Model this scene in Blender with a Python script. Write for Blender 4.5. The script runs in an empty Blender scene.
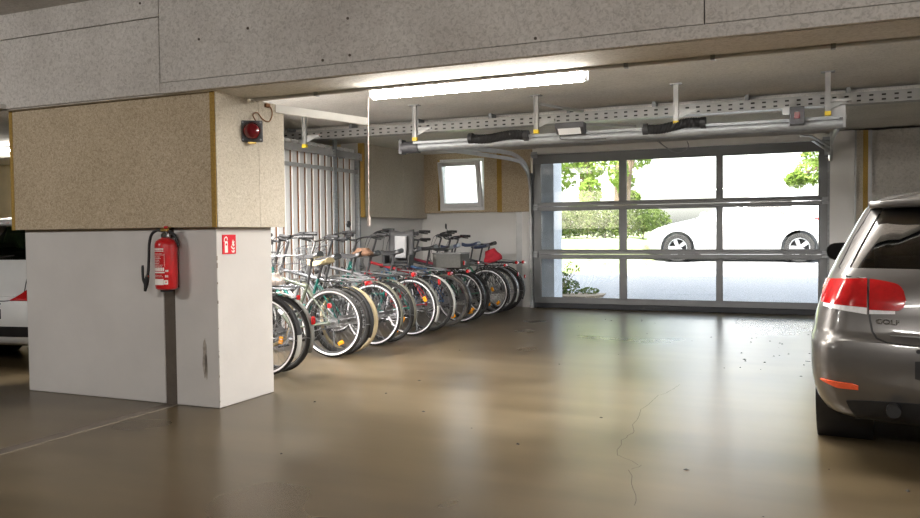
import bpy, math, random
from mathutils import Vector, Matrix, Euler
PI = math.pi
sin, cos = math.sin, math.cos
rnd = random.Random(7)
SC = bpy.context.scene
COL = SC.collection

# ------------------------------------------------------------------ materials
MATS = {}

def nodes(name):
    m = bpy.data.materials.new(name)
    m.use_nodes = True
    return m, m.node_tree.nodes, m.node_tree.links, m.node_tree.nodes['Principled BSDF']


def mat(name, col, rough=.5, metal=0., var=.06, scale=6., bump=0., bscale=60., coat=0., spec=.5, trans=0., detail=4., col2=None, stretch=None):
    """principled material: colour broken up by object-space noise, optional noise bump"""
    if name in MATS:
        return MATS[name]
    m, N, L, p = nodes(name)
    tc = N.new('ShaderNodeTexCoord')
    mp = N.new('ShaderNodeMapping')
    L.new(tc.outputs['Object'], mp.inputs['Vector'])
    if stretch:
        mp.inputs['Scale'].default_value = stretch
    nz = N.new('ShaderNodeTexNoise')
    nz.inputs['Scale'].default_value = scale
    nz.inputs['Detail'].default_value = detail
    L.new(mp.outputs['Vector'], nz.inputs['Vector'])
    cr = N.new('ShaderNodeValToRGB')
    c2 = col2 or [c * (1 + var) for c in col]
    c1 = col if col2 else [c * (1 - var) for c in col]
    cr.color_ramp.elements[0].position = .3
    cr.color_ramp.elements[1].position = .7
    cr.color_ramp.elements[0].color = (*c1, 1)
    cr.color_ramp.elements[1].color = (*c2, 1)
    L.new(nz.outputs['Fac'], cr.inputs['Fac'])
    L.new(cr.outputs['Color'], p.inputs['Base Color'])
    p.inputs['Roughness'].default_value = rough
    p.inputs['Metallic'].default_value = metal
    p.inputs['Coat Weight'].default_value = coat
    p.inputs['Coat Roughness'].default_value = .06
    p.inputs['Specular IOR Level'].default_value = spec
    if trans:
        p.inputs['Transmission Weight'].default_value = trans
    if bump:
        n2 = N.new('ShaderNodeTexNoise')
        n2.inputs['Scale'].default_value = bscale
        n2.inputs['Detail'].default_value = 5
        L.new(mp.outputs['Vector'], n2.inputs['Vector'])
        bp = N.new('ShaderNodeBump')
        bp.inputs['Strength'].default_value = bump
        bp.inputs['Distance'].default_value = .01
        L.new(n2.outputs['Fac'], bp.inputs['Height'])
        L.new(bp.outputs['Normal'], p.inputs['Normal'])
    MATS[name] = m
    return m


def board_mat(name, base, dark, light, fine=90., amount=.5, stain=(.9, .9, .88)):
    """wood-wool / rough rendered board: fine fibre speckle over large soft stains"""
    m, N, L, p = nodes(name)
    tc = N.new('ShaderNodeTexCoord')
    n1 = N.new('ShaderNodeTexNoise'); n1.inputs['Scale'].default_value = fine; n1.inputs['Detail'].default_value = 3
    n1.inputs['Distortion'].default_value = 1.2
    n2 = N.new('ShaderNodeTexNoise'); n2.inputs['Scale'].default_value = 1.6; n2.inputs['Detail'].default_value = 6
    n3 = N.new('ShaderNodeTexNoise'); n3.inputs['Scale'].default_value = 22.; n3.inputs['Detail'].default_value = 2
    for n in (n1, n2, n3):
        L.new(tc.outputs['Object'], n.inputs['Vector'])
    r1 = N.new('ShaderNodeValToRGB')
    e = r1.color_ramp.elements
    e[0].position, e[0].color = .32, (*dark, 1)
    e[1].position, e[1].color = .68, (*light, 1)
    k = e.new(.5); k.color = (*base, 1)
    L.new(n1.outputs['Fac'], r1.inputs['Fac'])
    r2 = N.new('ShaderNodeValToRGB')
    r2.color_ramp.elements[0].position, r2.color_ramp.elements[0].color = .35, (*stain, 1)
    r2.color_ramp.elements[1].position, r2.color_ramp.elements[1].color = .65, (1, 1, 1, 1)
    L.new(n2.outputs['Fac'], r2.inputs['Fac'])
    mx = N.new('ShaderNodeMix'); mx.data_type = 'RGBA'; mx.blend_type = 'MULTIPLY'
    mx.inputs['Factor'].default_value = 1
    L.new(r1.outputs['Color'], mx.inputs['A']); L.new(r2.outputs['Color'], mx.inputs['B'])
    L.new(mx.outputs['Result'], p.inputs['Base Color'])
    p.inputs['Roughness'].default_value = .9
    bp = N.new('ShaderNodeBump'); bp.inputs['Strength'].default_value = amount; bp.inputs['Distance'].default_value = .006
    L.new(n1.outputs['Fac'], bp.inputs['Height']); L.new(bp.outputs['Normal'], p.inputs['Normal'])
    MATS[name] = m
    return m


def glass_mat(name, tint, reflect=.08):
    m = bpy.data.materials.new(name); m.use_nodes = True
    N, L = m.node_tree.nodes, m.node_tree.links
    N.remove(N['Principled BSDF'])
    out = N['Material Output']
    t = N.new('ShaderNodeBsdfTransparent'); t.inputs['Color'].default_value = (*tint, 1)
    g = N.new('ShaderNodeBsdfGlossy'); g.inputs['Roughness'].default_value = .02
    lw = N.new('ShaderNodeFresnel'); lw.inputs['IOR'].default_value = 1.45
    mx = N.new('ShaderNodeMixShader')
    mp = N.new('ShaderNodeMath'); mp.operation = 'MULTIPLY_ADD'; mp.inputs[1].default_value = .8; mp.inputs[2].default_value = reflect - .04
    mp.use_clamp = True
    L.new(lw.outputs['Fac'], mp.inputs[0]); L.new(mp.outputs[0], mx.inputs['Fac'])
    L.new(t.outputs[0], mx.inputs[1]); L.new(g.outputs[0], mx.inputs[2]); L.new(mx.outputs[0], out.inputs['Surface'])
    MATS[name] = m
    return m


def emit_mat(name, col, s):
    m, N, L, p = nodes(name)
    p.inputs['Base Color'].default_value = (.9, .9, .9, 1)
    p.inputs['Emission Color'].default_value = (*col, 1)
    p.inputs['Emission Strength'].default_value = s
    MATS[name] = m
    return m


def leaf_mat(name, c1, c2):
    m = bpy.data.materials.new(name); m.use_nodes = True
    N, L = m.node_tree.nodes, m.node_tree.links
    N.remove(N['Principled BSDF'])
    tc = N.new('ShaderNodeTexCoord'); nz = N.new('ShaderNodeTexNoise'); nz.inputs['Scale'].default_value = 3.
    L.new(tc.outputs['Object'], nz.inputs['Vector'])
    cr = N.new('ShaderNodeValToRGB'); cr.color_ramp.elements[0].position = .35; cr.color_ramp.elements[1].position = .65
    cr.color_ramp.elements[0].color = (*c1, 1); cr.color_ramp.elements[1].color = (*c2, 1)
    L.new(nz.outputs['Fac'], cr.inputs['Fac'])
    d = N.new('ShaderNodeBsdfDiffuse'); t = N.new('ShaderNodeBsdfTranslucent'); mx = N.new('ShaderNodeMixShader'); mx.inputs['Fac'].default_value = .45
    L.new(cr.outputs[0], d.inputs['Color']); L.new(cr.outputs[0], t.inputs['Color'])
    L.new(d.outputs[0], mx.inputs[1]); L.new(t.outputs[0], mx.inputs[2]); L.new(mx.outputs[0], N['Material Output'].inputs['Surface'])
    MATS[name] = m
    return m


def floor_mat():
    m, N, L, p = nodes('polished_screed')
    tc = N.new('ShaderNodeTexCoord')
    def nz(sc, de, dist=0.):
        n = N.new('ShaderNodeTexNoise'); n.inputs['Scale'].default_value = sc; n.inputs['Detail'].default_value = de
        n.inputs['Distortion'].default_value = dist
        L.new(tc.outputs['Object'], n.inputs['Vector']); return n
    def ramp(src, *st):
        r = N.new('ShaderNodeValToRGB'); e = r.color_ramp.elements
        e[0].position, e[0].color = st[0][0], (*st[0][1], 1)
        e[1].position, e[1].color = st[-1][0], (*st[-1][1], 1)
        for q in st[1:-1]:
            k = e.new(q[0]); k.color = (*q[1], 1)
        L.new(src, r.inputs['Fac']); return r
    def mul(a, b, f=1.):
        x = N.new('ShaderNodeMix'); x.data_type = 'RGBA'; x.blend_type = 'MULTIPLY'; x.inputs['Factor'].default_value = f
        L.new(a, x.inputs['A']); L.new(b, x.inputs['B']); return x.outputs['Result']
    big = nz(.5, 2.5, .4); mid = nz(1.5, 3, .0); fine = nz(60, 4)
    mp = N.new('ShaderNodeMapping'); mp.inputs['Scale'].default_value = (.5, 2.2, 1); mp.inputs['Rotation'].default_value = (0, 0, .5)
    L.new(tc.outputs['Object'], mp.inputs['Vector']); L.new(mp.outputs['Vector'], mid.inputs['Vector'])
    c = ramp(big.outputs['Fac'], (.34, FLOOR_A), (.5, FLOOR_B), (.66, FLOOR_C))
    c2 = ramp(mid.outputs['Fac'], (.25, (.74, .72, .69)), (.5, (1, 1, 1)), (.75, (1.26, 1.26, 1.25)))
    L.new(mul(c.outputs[0], c2.outputs[0], .85), p.inputs['Base Color'])
    rr = N.new('ShaderNodeMapRange'); rr.inputs['From Min'].default_value = .1; rr.inputs['From Max'].default_value = .9
    rr.inputs['To Min'].default_value = FLOOR_R[0]; rr.inputs['To Max'].default_value = FLOOR_R[1]
    L.new(big.outputs['Fac'], rr.inputs['Value']); L.new(rr.outputs[0], p.inputs['Roughness'])
    p.inputs['Specular IOR Level'].default_value = FLOOR_S
    return m


FLOOR_A, FLOOR_B, FLOOR_C = (.056, .040, .021), (.082, .061, .034), (.118, .091, .056)
FLOOR_R, FLOOR_S = (.26, .30), .30

# ------------------------------------------------------------------ mesh builder

def frames(pts, closed):
    P = [Vector(p) for p in pts]
    n = len(P)
    T = []
    for i in range(n):
        a = P[i - 1] if (i > 0 or closed) else P[i]
        b = P[(i + 1) % n] if (i < n - 1 or closed) else P[i]
        t = (b - a)
        T.append(t.normalized() if t.length > 1e-9 else Vector((0, 0, 1)))
    up = Vector((0, 0, 1)) if abs(T[0].z) < .9 else Vector((1, 0, 0))
    U = []
    u = (up - T[0] * up.dot(T[0])).normalized()
    for t in T:
        u = u - t * u.dot(t)
        if u.length < 1e-6:
            u = t.orthogonal()
        u = u.normalized()
        U.append(u.copy())
    return P, T, U


class MB:
    def __init__(s):
        s.v = []; s.f = []

    def add(s, vs, fs):
        o = len(s.v)
        s.v += [tuple(p) for p in vs]
        s.f += [tuple(i + o for i in q) for q in fs]
        return s

    def box(s, x0, x1, y0, y1, z0, z1, M=None):
        vs = [Vector((x, y, z)) for z in (z0, z1) for y in (y0, y1) for x in (x0, x1)]
        if M:
            vs = [M @ p for p in vs]
        return s.add(vs, [(0, 2, 3, 1), (4, 5, 7, 6), (0, 1, 5, 4), (2, 6, 7, 3), (0, 4, 6, 2), (1, 3, 7, 5)])

    def obox(s, c, d, rot=(0, 0, 0)):
        M = Matrix.Translation(c) @ Euler(rot).to_matrix().to_4x4()
        return s.box(-d[0] / 2, d[0] / 2, -d[1] / 2, d[1] / 2, -d[2] / 2, d[2] / 2, M)

    def tube(s, pts, r, n=8, closed=False, caps=True, sq=None, ph=0.):
        """sweep a circle of radius r (number or list), or a rectangle sq=(w along side, h along up)"""
        P, T, U = frames(pts, closed)
        rs = r if isinstance(r, (list, tuple)) else [r] * len(P)
        vs = []
        for p, t, u, q in zip(P, T, U, rs):
            w = t.cross(u)
            if sq:
                for a, b in ((-1, -1), (1, -1), (1, 1), (-1, 1)):
                    vs.append(p + w * a * sq[0] / 2 + u * b * sq[1] / 2)
            else:
                for k in range(n):
                    a = 2 * PI * k / n + ph
                    vs.append(p + (u * cos(a) + w * sin(a)) * q)
        if sq:
            n = 4
        m = len(P)
        fs = []
        for i in range(m if closed else m - 1):
            j = (i + 1) % m
            for k in range(n):
                l = (k + 1) % n
                fs.append((i * n + k, i * n + l, j * n + l, j * n + k))
        if caps and not closed:
            fs.append(tuple(range(n - 1, -1, -1)))
            fs.append(tuple((m - 1) * n + k for k in range(n)))
        return s.add(vs, fs)

    def cyl(s, a, b, r, n=16, r2=None):
        return s.tube([a, b], [r, r if r2 is None else r2], n)

    def lathe(s, prof, M=None, n=32, closed=False, cap=True):
        """prof: (radius, height) around local z"""
        vs = []
        for r, h in prof:
            for k in range(n):
                a = 2 * PI * k / n
                p = Vector((r * cos(a), r * sin(a), h))
                vs.append(M @ p if M else p)
        fs = []
        m = len(prof)
        for i in range(m if closed else m - 1):
            j = (i + 1) % m
            for k in range(n):
                l = (k + 1) % n
                fs.append((i * n + k, i * n + l, j * n + l, j * n + k))
        if not closed and cap:
            if prof[0][0] > 1e-6:
                fs.append(tuple(range(n - 1, -1, -1)))
            if prof[-1][0] > 1e-6:
                fs.append(tuple((m - 1) * n + k for k in range(n)))
        return s.add(vs, fs)

    def grid(s, rows):
        m, n = len(rows), len(rows[0])
        vs = [p for r in rows for p in r]
        fs = [(i * n + k, i * n + k + 1, (i + 1) * n + k + 1, (i + 1) * n + k) for i in range(m - 1) for k in range(n - 1)]
        return s.add(vs, fs)

    def prism(s, poly, M, d):
        """poly in local xy, extruded by d along local z, placed by M"""
        n = len(poly)
        vs = [M @ Vector((x, y, 0)) for x, y in poly] + [M @ Vector((x, y, d)) for x, y in poly]
        fs = [tuple(range(n - 1, -1, -1)), tuple(range(n, 2 * n))] + [(k, (k + 1) % n, n + (k + 1) % n, n + k) for k in range(n)]
        return s.add(vs, fs)

    def mesh(s, name, smooth=True, ang=38):
        me = bpy.data.meshes.new(name)
        me.from_pydata(s.v, [], s.f)
        me.validate()
        me.update()
        if smooth:
            me.shade_smooth()
            me.set_sharp_from_angle(angle=math.radians(ang))
        return me

    def obj(s, name, m, parent=None, smooth=True, bev=0., seg=2, ang=38):
        return link(name, s.mesh(name, smooth, ang), m, parent, bev, seg)


def link(name, me, m, parent=None, bev=0., seg=2):
    o = bpy.data.objects.new(name, me)
    COL.objects.link(o)
    if not me.materials:
        me.materials.append(None)
    o.material_slots[0].link = 'OBJECT'
    o.material_slots[0].material = MATS[m] if isinstance(m, str) else m
    if parent is not None:
        o.parent = parent
    if bev:
        b = o.modifiers.new('bevel', 'BEVEL'); b.width = bev; b.segments = seg; b.limit_method = 'ANGLE'; b.angle_limit = math.radians(40)
    return o


def tag(o, label, cat, group=None, kind=None):
    if label: o['label'] = label
    if cat: o['category'] = cat
    if group: o['group'] = group
    if kind: o['kind'] = kind
    return o


def struct(o, label=None):
    o['kind'] = 'structure'
    if label: o['label'] = label
    return o


def empty(name, loc, rz=0., label=None, cat=None, group=None):
    o = bpy.data.objects.new(name, None)
    o.empty_display_size = .1
    COL.objects.link(o)
    o.location = loc; o.rotation_euler = (0, 0, rz)
    return tag(o, label, cat, group)


def copy_tree(o, parent=None):
    c = o.copy(); COL.objects.link(c)
    if parent is not None:
        c.parent = parent
    for ch in list(o.children):
        copy_tree(ch, c)
    return c


def bez(a, b, c, d, n=12):
    a, b, c, d = map(Vector, (a, b, c, d))
    return [a * (1 - t) ** 3 + b * 3 * t * (1 - t) ** 2 + c * 3 * t * t * (1 - t) + d * t ** 3 for t in [i / n for i in range(n + 1)]]


def spline(pts, k=6):
    """Catmull-Rom through the points"""
    P = [Vector(p) for p in pts]
    Q = [P[0] * 2 - P[1]] + P + [P[-1] * 2 - P[-2]]
    out = []
    for i in range(1, len(Q) - 2):
        for j in range(k):
            t = j / k
            out.append(.5 * ((2 * Q[i]) + (Q[i + 1] - Q[i - 1]) * t + (2 * Q[i - 1] - 5 * Q[i] + 4 * Q[i + 1] - Q[i + 2]) * t * t + (3 * Q[i] - Q[i - 1] - 3 * Q[i + 1] + Q[i + 2]) * t ** 3))
    out.append(P[-1])
    return out


def text_mesh(s, size, depth=.002, bold=0.):
    cu = bpy.data.curves.new('lettering', 'FONT')
    cu.body = s; cu.size = size; cu.extrude = depth; cu.offset = bold; cu.align_x = 'CENTER'; cu.align_y = 'CENTER'
    o = bpy.data.objects.new('lettering', cu); COL.objects.link(o)
    bpy.context.view_layer.update()
    dg = bpy.context.evaluated_depsgraph_get()
    me = bpy.data.meshes.new_from_object(o.evaluated_get(dg))
    bpy.data.objects.remove(o); bpy.data.curves.remove(cu)
    me.materials.clear()
    return me


# ------------------------------------------------------------------ palette
floor_m = floor_mat()
MATS['floor'] = floor_m
board_mat('wood_wool', (.50, .405, .285), (.34, .265, .18), (.60, .51, .38), 75, .5, (.90, .89, .86))
board_mat('wood_wool_pale', (.58, .525, .44), (.45, .40, .32), (.66, .61, .53), 75, .4, (.92, .92, .9))
board_mat('beam_board', (.60, .57, .54), (.45, .425, .395), (.67, .64, .61), 42, .5, (.84, .83, .82))
board_mat('ceiling_board', (.72, .70, .67), (.60, .58, .555), (.78, .76, .73), 40, .4, (.88, .88, .88))
board_mat('concrete_grey', (.54, .52, .49), (.43, .415, .39), (.60, .58, .55), 25, .25, (.85, .85, .85))
mat('pillar_paint', (.60, .575, .555), .75, var=.07, scale=1.7, bump=.12, bscale=25, detail=8)
mat('wall_paint', (.72, .71, .70), .8, var=.05, scale=1.3, bump=.08, bscale=30)
mat('cream_paint', (.74, .62, .38), .8)
mat('white_paint', (.72, .71, .68), .7, var=.05)
mat('ochre_wool', (.36, .225, .055), .95, var=.22, scale=70, bump=.5, bscale=120)
mat('joint_filler', (.105, .085, .068), .85, var=.1, scale=20)
mat('joint_edge', (.21, .18, .14), .8)
mat('dark_gap', (.06, .055, .05), .9)
mat('galvanised', (.33, .345, .36), .55, .6, var=.16, scale=14, stretch=(1, 1, 3))
mat('galvanised_pale', (.46, .465, .47), .45, .4, var=.07, scale=9)
mat('sheet_white', (.92, .93, .94), .4, .0, var=.05, scale=5, stretch=(1, 1, .2))
mat('rust_batten', (.26, .125, .06), .85, var=.25, scale=20)
mat('door_grey', (.17, .174, .18), .45, .35, var=.05)
mat('lintel_grey', (.74, .73, .71), .6, var=.04)
mat('seal_black', (.025, .027, .032), .7)
mat('black_plastic', (.022, .022, .024), .6, var=.2)
mat('dark_plastic', (.06, .06, .068), .5, var=.2)
mat('pvc_white', (.82, .83, .85), .35, var=.02)
mat('pvc_grey', (.62, .62, .62), .5, var=.03)
mat('yellow_cap', (.85, .62, .03), .5)
mat('red_paint', (.56, .012, .016), .28, var=.06, coat=.4)
mat('label_white', (.86, .83, .78), .5, var=.03)
mat('sign_red', (.66, .015, .03), .45, var=.04)
mat('signal_red', (.13, .002, .006), .08, coat=.8, var=.15)
mat('brass', (.55, .38, .12), .3, .9)
mat('chrome', (.75, .76, .78), .12, 1., var=.03)
mat('steel', (.27, .275, .285), .45, .8, var=.06)
mat('alloy', (.62, .63, .65), .35, .7, var=.05)
mat('bar_dark', (.07, .07, .075), .35, .4)
mat('rim_dark', (.13, .13, .135), .35, .6)
mat('spoke_steel', (.22, .22, .23), .35, .8)
mat('rubber', (.022, .021, .021), .8, var=.2, scale=30, bump=.2, bscale=150)
mat('rubber_grey', (.075, .068, .060), .85, var=.2, scale=30)
mat('rubber_cream', (.46, .38, .24), .8, var=.1)
mat('reflex', (.93, .93, .97), .25, var=.01)
mat('amber', (1., .40, .02), .18, var=.08, coat=.5)
mat('red_lens', (.42, .010, .012), .12, var=.12, scale=40, coat=.6)
mat('clear_lens', (.80, .80, .82), .1, var=.1, scale=50, coat=.6)
mat('reflector_lens', (1., .15, .06), .2, var=.06, scale=60, coat=.5)
mat('saddle_black', (.02, .02, .022), .45, var=.2, coat=.1)
mat('saddle_navy', (.035, .05, .10), .4, var=.15, coat=.2)
mat('saddle_tan', (.48, .39, .22), .6, var=.1)
mat('wicker', (.10, .048, .024), .8, var=.35, scale=60, bump=.6, bscale=90)
mat('cloth_grey', (.085, .085, .08), .9, var=.15, scale=40, bump=.2)
mat('cloth_red', (.42, .015, .03), .8, var=.15, scale=30)
mat('cord_pale', (.50, .42, .38), .7)
mat('cable_black', (.03, .03, .03), .6)
mat('golf_paint', (.145, .137, .130), .32, .5, var=.02, scale=30, coat=.9)
mat('white_car', (.74, .75, .75), .3, var=.02, coat=.6)
mat('silver_car', (.80, .80, .82), .3, .1, var=.02, coat=.6)
mat('car_black', (.018, .018, .02), .5, var=.2)
mat('seat_dark', (.03, .03, .034), .8, var=.2)
mat('mirror_dark', (.10, .10, .11), .05, 1.)
mat('asphalt', (.28, .28, .29), .9, var=.25, scale=45, bump=.4, bscale=80, detail=8)
mat('outside_concrete', (.62, .64, .68), .85, var=.06, scale=8, bump=.15)
mat('facade', (.66, .65, .63), .85)
mat('soil', (.22, .17, .12), .95, var=.25, scale=25, bump=.5)
mat('lawn', (.16, .22, .06), .95, var=.4, scale=4, bump=.6, bscale=40, col2=(.40, .44, .24))
mat('bark', (.17, .12, .085), .9, var=.3, scale=12, bump=.6, bscale=25, stretch=(1, 1, .25))
leaf_mat('tree_leaf', (.13, .20, .035), (.27, .36, .09))
leaf_mat('hedge_leaf', (.055, .085, .025), (.14, .18, .06))
glass_mat('door_glass', (.95, .97, .97))
glass_mat('car_glass', (.16, .19, .19), .07)
glass_mat('car_glass_green', (.10, .17, .12), .06)
emit_mat('tube_light', (1., .945, .85), 42.)
emit_mat('fill_tube_far', (1., .97, .92), 7.)  # tube surface of the added, unseen lamps
MATS['fill_tube_far'].cycles.emission_sampling = 'NONE'
WATT = {'fill_tube_far': (33,), 'fill_tube_mid': (66, 42), 'fill_tube_bay': (112, 30)}  # area light power of the lamps added to brighten the garage


# ------------------------------------------------------------------ camera
cam = bpy.data.cameras.new('camera')
cam.sensor_width = 36; cam.lens = 800.0 / 920 * 36; cam.clip_start = .05; cam.clip_end = 400
co = bpy.data.objects.new('camera', cam); COL.objects.link(co)
R_ = Vector((0.91864732, 0.39493348, -0.0107077)); U_ = Vector((-0.00337105, 0.03493731, 0.99938382)); F_ = Vector((-0.39506423, 0.91804517, -0.0334264))
Mx = Matrix((R_, U_, -F_)).transposed().to_4x4()
Mx.translation = (0, 0, 1.25)
co.matrix_world = Mx
SC.camera = co

# ------------------------------------------------------------------ the garage shell
CEIL, LOW, BACK = 2.715, 2.60, 12.65
XL, XR, YN = -17., 6.5, -6.5        # left bay wall, right wall, wall behind the viewer


def sbox(name, m, *b, label=None, bev=0.):
    return struct(MB().box(*b).obj(name, m, bev=bev), label)


sbox('floor', 'floor', XL, XR, YN, 12.72, -.25, 0, label='brown polished screed floor of the parking garage')
jx = MB().box(-4.345, -4.245, YN, 4.56, 0, .0025)
struct(jx.obj('floor_joint', 'joint_filler', smooth=False), 'dark filled expansion joint running along the floor to the pillar')
struct(MB().box(-4.243, -4.228, YN, 4.56, 0, .003).obj('floor_joint_edge', 'joint_edge', smooth=False))

# crack in the screed
cp = [(-.70, 3.62), (-.74, 3.83), (-.83, 4.15), (-.80, 4.26), (-.95, 4.40), (-.995, 4.73), (-.97, 4.9), (-1.0, 5.12), (-1.045, 5.57), (-1.0, 6.13), (-.93, 6.4), (-.915, 6.59)]
mb = MB()
for i in range(len(cp) - 1):
    a, b = Vector((*cp[i], 0)), Vector((*cp[i + 1], 0))
    m_ = [a.lerp(b, t) + Vector((rnd.uniform(-.012, .012), rnd.uniform(-.012, .012), 0)) for t in (0, .33, .66, 1)]
    for p, q in zip(m_[:-1], m_[1:]):
        d = (q - p).normalized().cross(Vector((0, 0, 1))) * .0014
        mb.add([p - d + Vector((0, 0, .0008)), p + d + Vector((0, 0, .0008)), q + d + Vector((0, 0, .0008)), q - d + Vector((0, 0, .0008))], [(0, 1, 2, 3)])
struct(mb.obj('floor_crack', 'dark_gap', smooth=False))

rd = random.Random(5)
mb = MB()
for k in range(60):
    x, y = rd.uniform(-3.4, 1.2), rd.uniform(3.2, 11.5)
    if k > 40: x, y = rd.gauss(-.15, .35), rd.gauss(8.6, .7)
    a = rd.uniform(0, 6.28); q = rd.uniform(.006, .02)
    d, e = Vector((cos(a), sin(a), 0)) * q, Vector((-sin(a), cos(a), 0)) * q * .6
    p = Vector((x, y, .001)); h = Vector((0, 0, q * .4))
    mb.add([p - d, p + e, p + d, p - e, p + h], [(0, 1, 4), (1, 2, 4), (2, 3, 4), (3, 0, 4), (3, 2, 1, 0)])
tag(mb.obj('floor_litter', 'seal_black', smooth=False), 'tiny dark crumbs scattered on the floor before the garage door', 'litter', kind='stuff')

sbox('ceiling_1', 'ceiling_board', XL, XR, 4.9, 9.47, CEIL, CEIL + .3, label='pale rough ceiling beyond the long beam')
sbox('ceiling_2', 'ceiling_board', XL, XR, 9.47, 12.95, LOW, CEIL + .3, label='lower ceiling strip above the garage door')
sbox('ceiling_3', 'ceiling_board', XL, XR, YN, 4.44, 3.0, 3.3, label='ceiling on the near side of the long beam')
sbox('wall_near', 'wall_paint', XL, XR, YN - .2, YN, 0, 3.3)
sbox('wall_left', 'wall_paint', XL - .2, XL, YN, 12.72, 0, 3.3)
sbox('wall_right', 'wall_paint', XR, XR + .2, YN, 12.72, 0, 3.3)

# long downstand beam, faced with boards
sbox('beam', 'dark_gap', XL, XR, 4.446, 4.86, 2.268, 3.3)
bm_ = MB()
gap = .004
bm_.box(XL, -4.222, 4.43, 4.452, 2.262, 2.800)                 # left lower board
bm_.box(XL, -4.222, 4.431, 4.452, 2.806, 3.0)                  # left upper board
for x0, x1 in ((-4.214, -.491), (-.485, 3.2), (3.206, XR)):
    bm_.box(x0, x1, 4.43, 4.452, 2.336, 3.0)
bm_.box(-4.214, XR, 4.424, 4.452, 2.258, 2.332)                # lower fillet board
beam_face = struct(bm_.obj('beam_cladding', 'beam_board', bev=.003), 'rough pale boards facing the long beam')
MB().box(XL, XR, 4.452, 4.87, 2.255, 2.27).obj('soffit_board', 'ceiling_board', beam_face)
for x, z in ((-4.386, 2.917), (-3.858, 2.606), (-3.441, 2.636), (-2.663, 2.613), (-2.652, 2.38), (-2.854, 2.367), (-4.175, 2.297), (-1.42, 2.357), (-.83, 2.275)):
    MB().cyl((x, 4.425, z), (x, 4.432, z), .009, 10).obj('bolt', 'joint_filler', beam_face)
mb = MB().box(-5.93, -5.80, 4.38, 4.45, 2.262, 2.30)
struct(mb.obj('beam_trim', 'white_paint', bev=.004))

# pillar: wide wall and narrow column with a filled joint between
mb = MB().box(-5.799, -4.357, 4.565, 5.205, 0, 2.262)
mb.box(-4.252, -3.856, 4.565, 5.205, 0, 2.262)
struct(mb.obj('pillar', 'pillar_paint', bev=.006), 'white painted concrete pillar with the fire extinguisher')
mat('scuff', (.36, .32, .28), .85, var=.25, scale=30)
pil = bpy.data.objects['pillar']
for c, (a, b) in (((-3.985, .36), (.022, .15)), ((-3.97, .30), (.012, .10))):
    MB().prism([(a * cos(k * PI / 10) * rnd.uniform(.7, 1.1), b * sin(k * PI / 10) * rnd.uniform(.85, 1.05)) for k in range(20)], Matrix.Translation((c[0], 4.565, c[1])) @ Matrix.Rotation(PI / 2, 4, 'X'), .0008).obj('scuff_mark', 'scuff', pil, smooth=False)
for k in range(9):
    z = rnd.uniform(.02, 1.1); q = rnd.uniform(.004, .010)
    MB().obox((-3.856, 4.5655, z), (q, q, q * rnd.uniform(1, 4)), (0, 0, .7)).obj('edge_chip', 'scuff', pil)
sbox('pillar_joint_strip', 'joint_filler', -4.357, -4.252, 4.572, 5.2, 0, 2.26)

# wood-wool cladding around the pillar head
mb = MB().box(-5.828, -3.838, 4.502, 4.565, 1.306, 2.262)
pc = struct(mb.obj('pillar_cladding', 'wood_wool', bev=.003), 'tan wood wool insulation boxed around the top of the pillar')
mb = MB().box(-3.856, -3.799, 4.512, 5.305, 1.306, 2.262).box(-5.86, -5.80, 4.512, 5.305, 1.306, 2.262).box(-5.80, -3.856, 5.245, 5.305, 1.306, 2.262)
mb.box(-3.799, -3.793, 4.515, 4.76, 1.306, 2.262)
cs = mb.obj('side_board', 'wood_wool_pale', pc)
mb = MB().box(-3.799, -3.792, 4.507, 4.985, 1.306, 2.262).box(-3.799, -3.792, 4.988, 5.305, 1.306, 2.262)
mb.obj('facing_board', 'wood_wool_pale', pc)
mb = MB().box(-3.838, -3.7995, 4.4985, 4.513, 1.304, 2.262).box(-5.862, -5.826, 4.4985, 4.513, 1.304, 2.262)
mb.obj('edge_strip', 'ochre_wool', pc)

# back wall: lower paint, insulation above, small window left of the door
W0, W1, Z0, Z1 = -5.80, -4.945, 1.62, 2.50
mb = MB()
mb.box(-6.35, W0 - .03, 12.65, 12.95, 0, 3.3).box(W1 + .03, -4.10, 12.65, 12.95, 0, 3.3)
mb.box(W0 - .03, W1 + .03, 12.65, 12.95, 0, Z0 - .02).box(W0 - .03, W1 + .03, 12.65, 12.95, Z1 + .02, 3.3)
mb.box(-4.10, .33, 12.65, 12.95, 2.50, 3.3)
mb.box(.33, XR, 12.65, 12.95, 0, 3.3)
struct(mb.obj('wall_back', 'wall_paint'), 'painted wall around the garage door')
mb = MB()
mb.box(-6.06, W0, 12.55, 12.65, 1.585, LOW).box(W1, -4.715, 12.55, 12.65, 1.585, LOW).box(-4.63, -4.12, 12.55, 12.65, 1.578, LOW)
mb.box(W0, W1, 12.55, 12.65, 1.585, Z0 + .0).box(W0, W1, 12.55, 12.65, Z1, LOW)
wc = struct(mb.obj('wall_back_cladding', 'wood_wool', bev=.003), 'tan insulation boards around the small window')
MB().box(-4.715, -4.63, 12.552, 12.65, 1.58, LOW).obj('edge_strip', 'ochre_wool', wc)
mb = MB().box(W0, W0 + .012, 12.552, 12.66, Z0, Z1)
struct(mb.obj('window_reveal_trim', 'ochre_wool'))
# floor-to-cladding steel strip and jamb
mb = MB().box(-4.40, -4.285, 12.60, 12.65, 0, 1.58)
struct(mb.obj('trim_1', 'galvanised_pale', bev=.004), 'galvanised strip on the wall left of the door')
sbox('wall_jamb', 'wall_paint', -4.285, -4.10, 12.56, 12.65, 0, 1.578)

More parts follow.
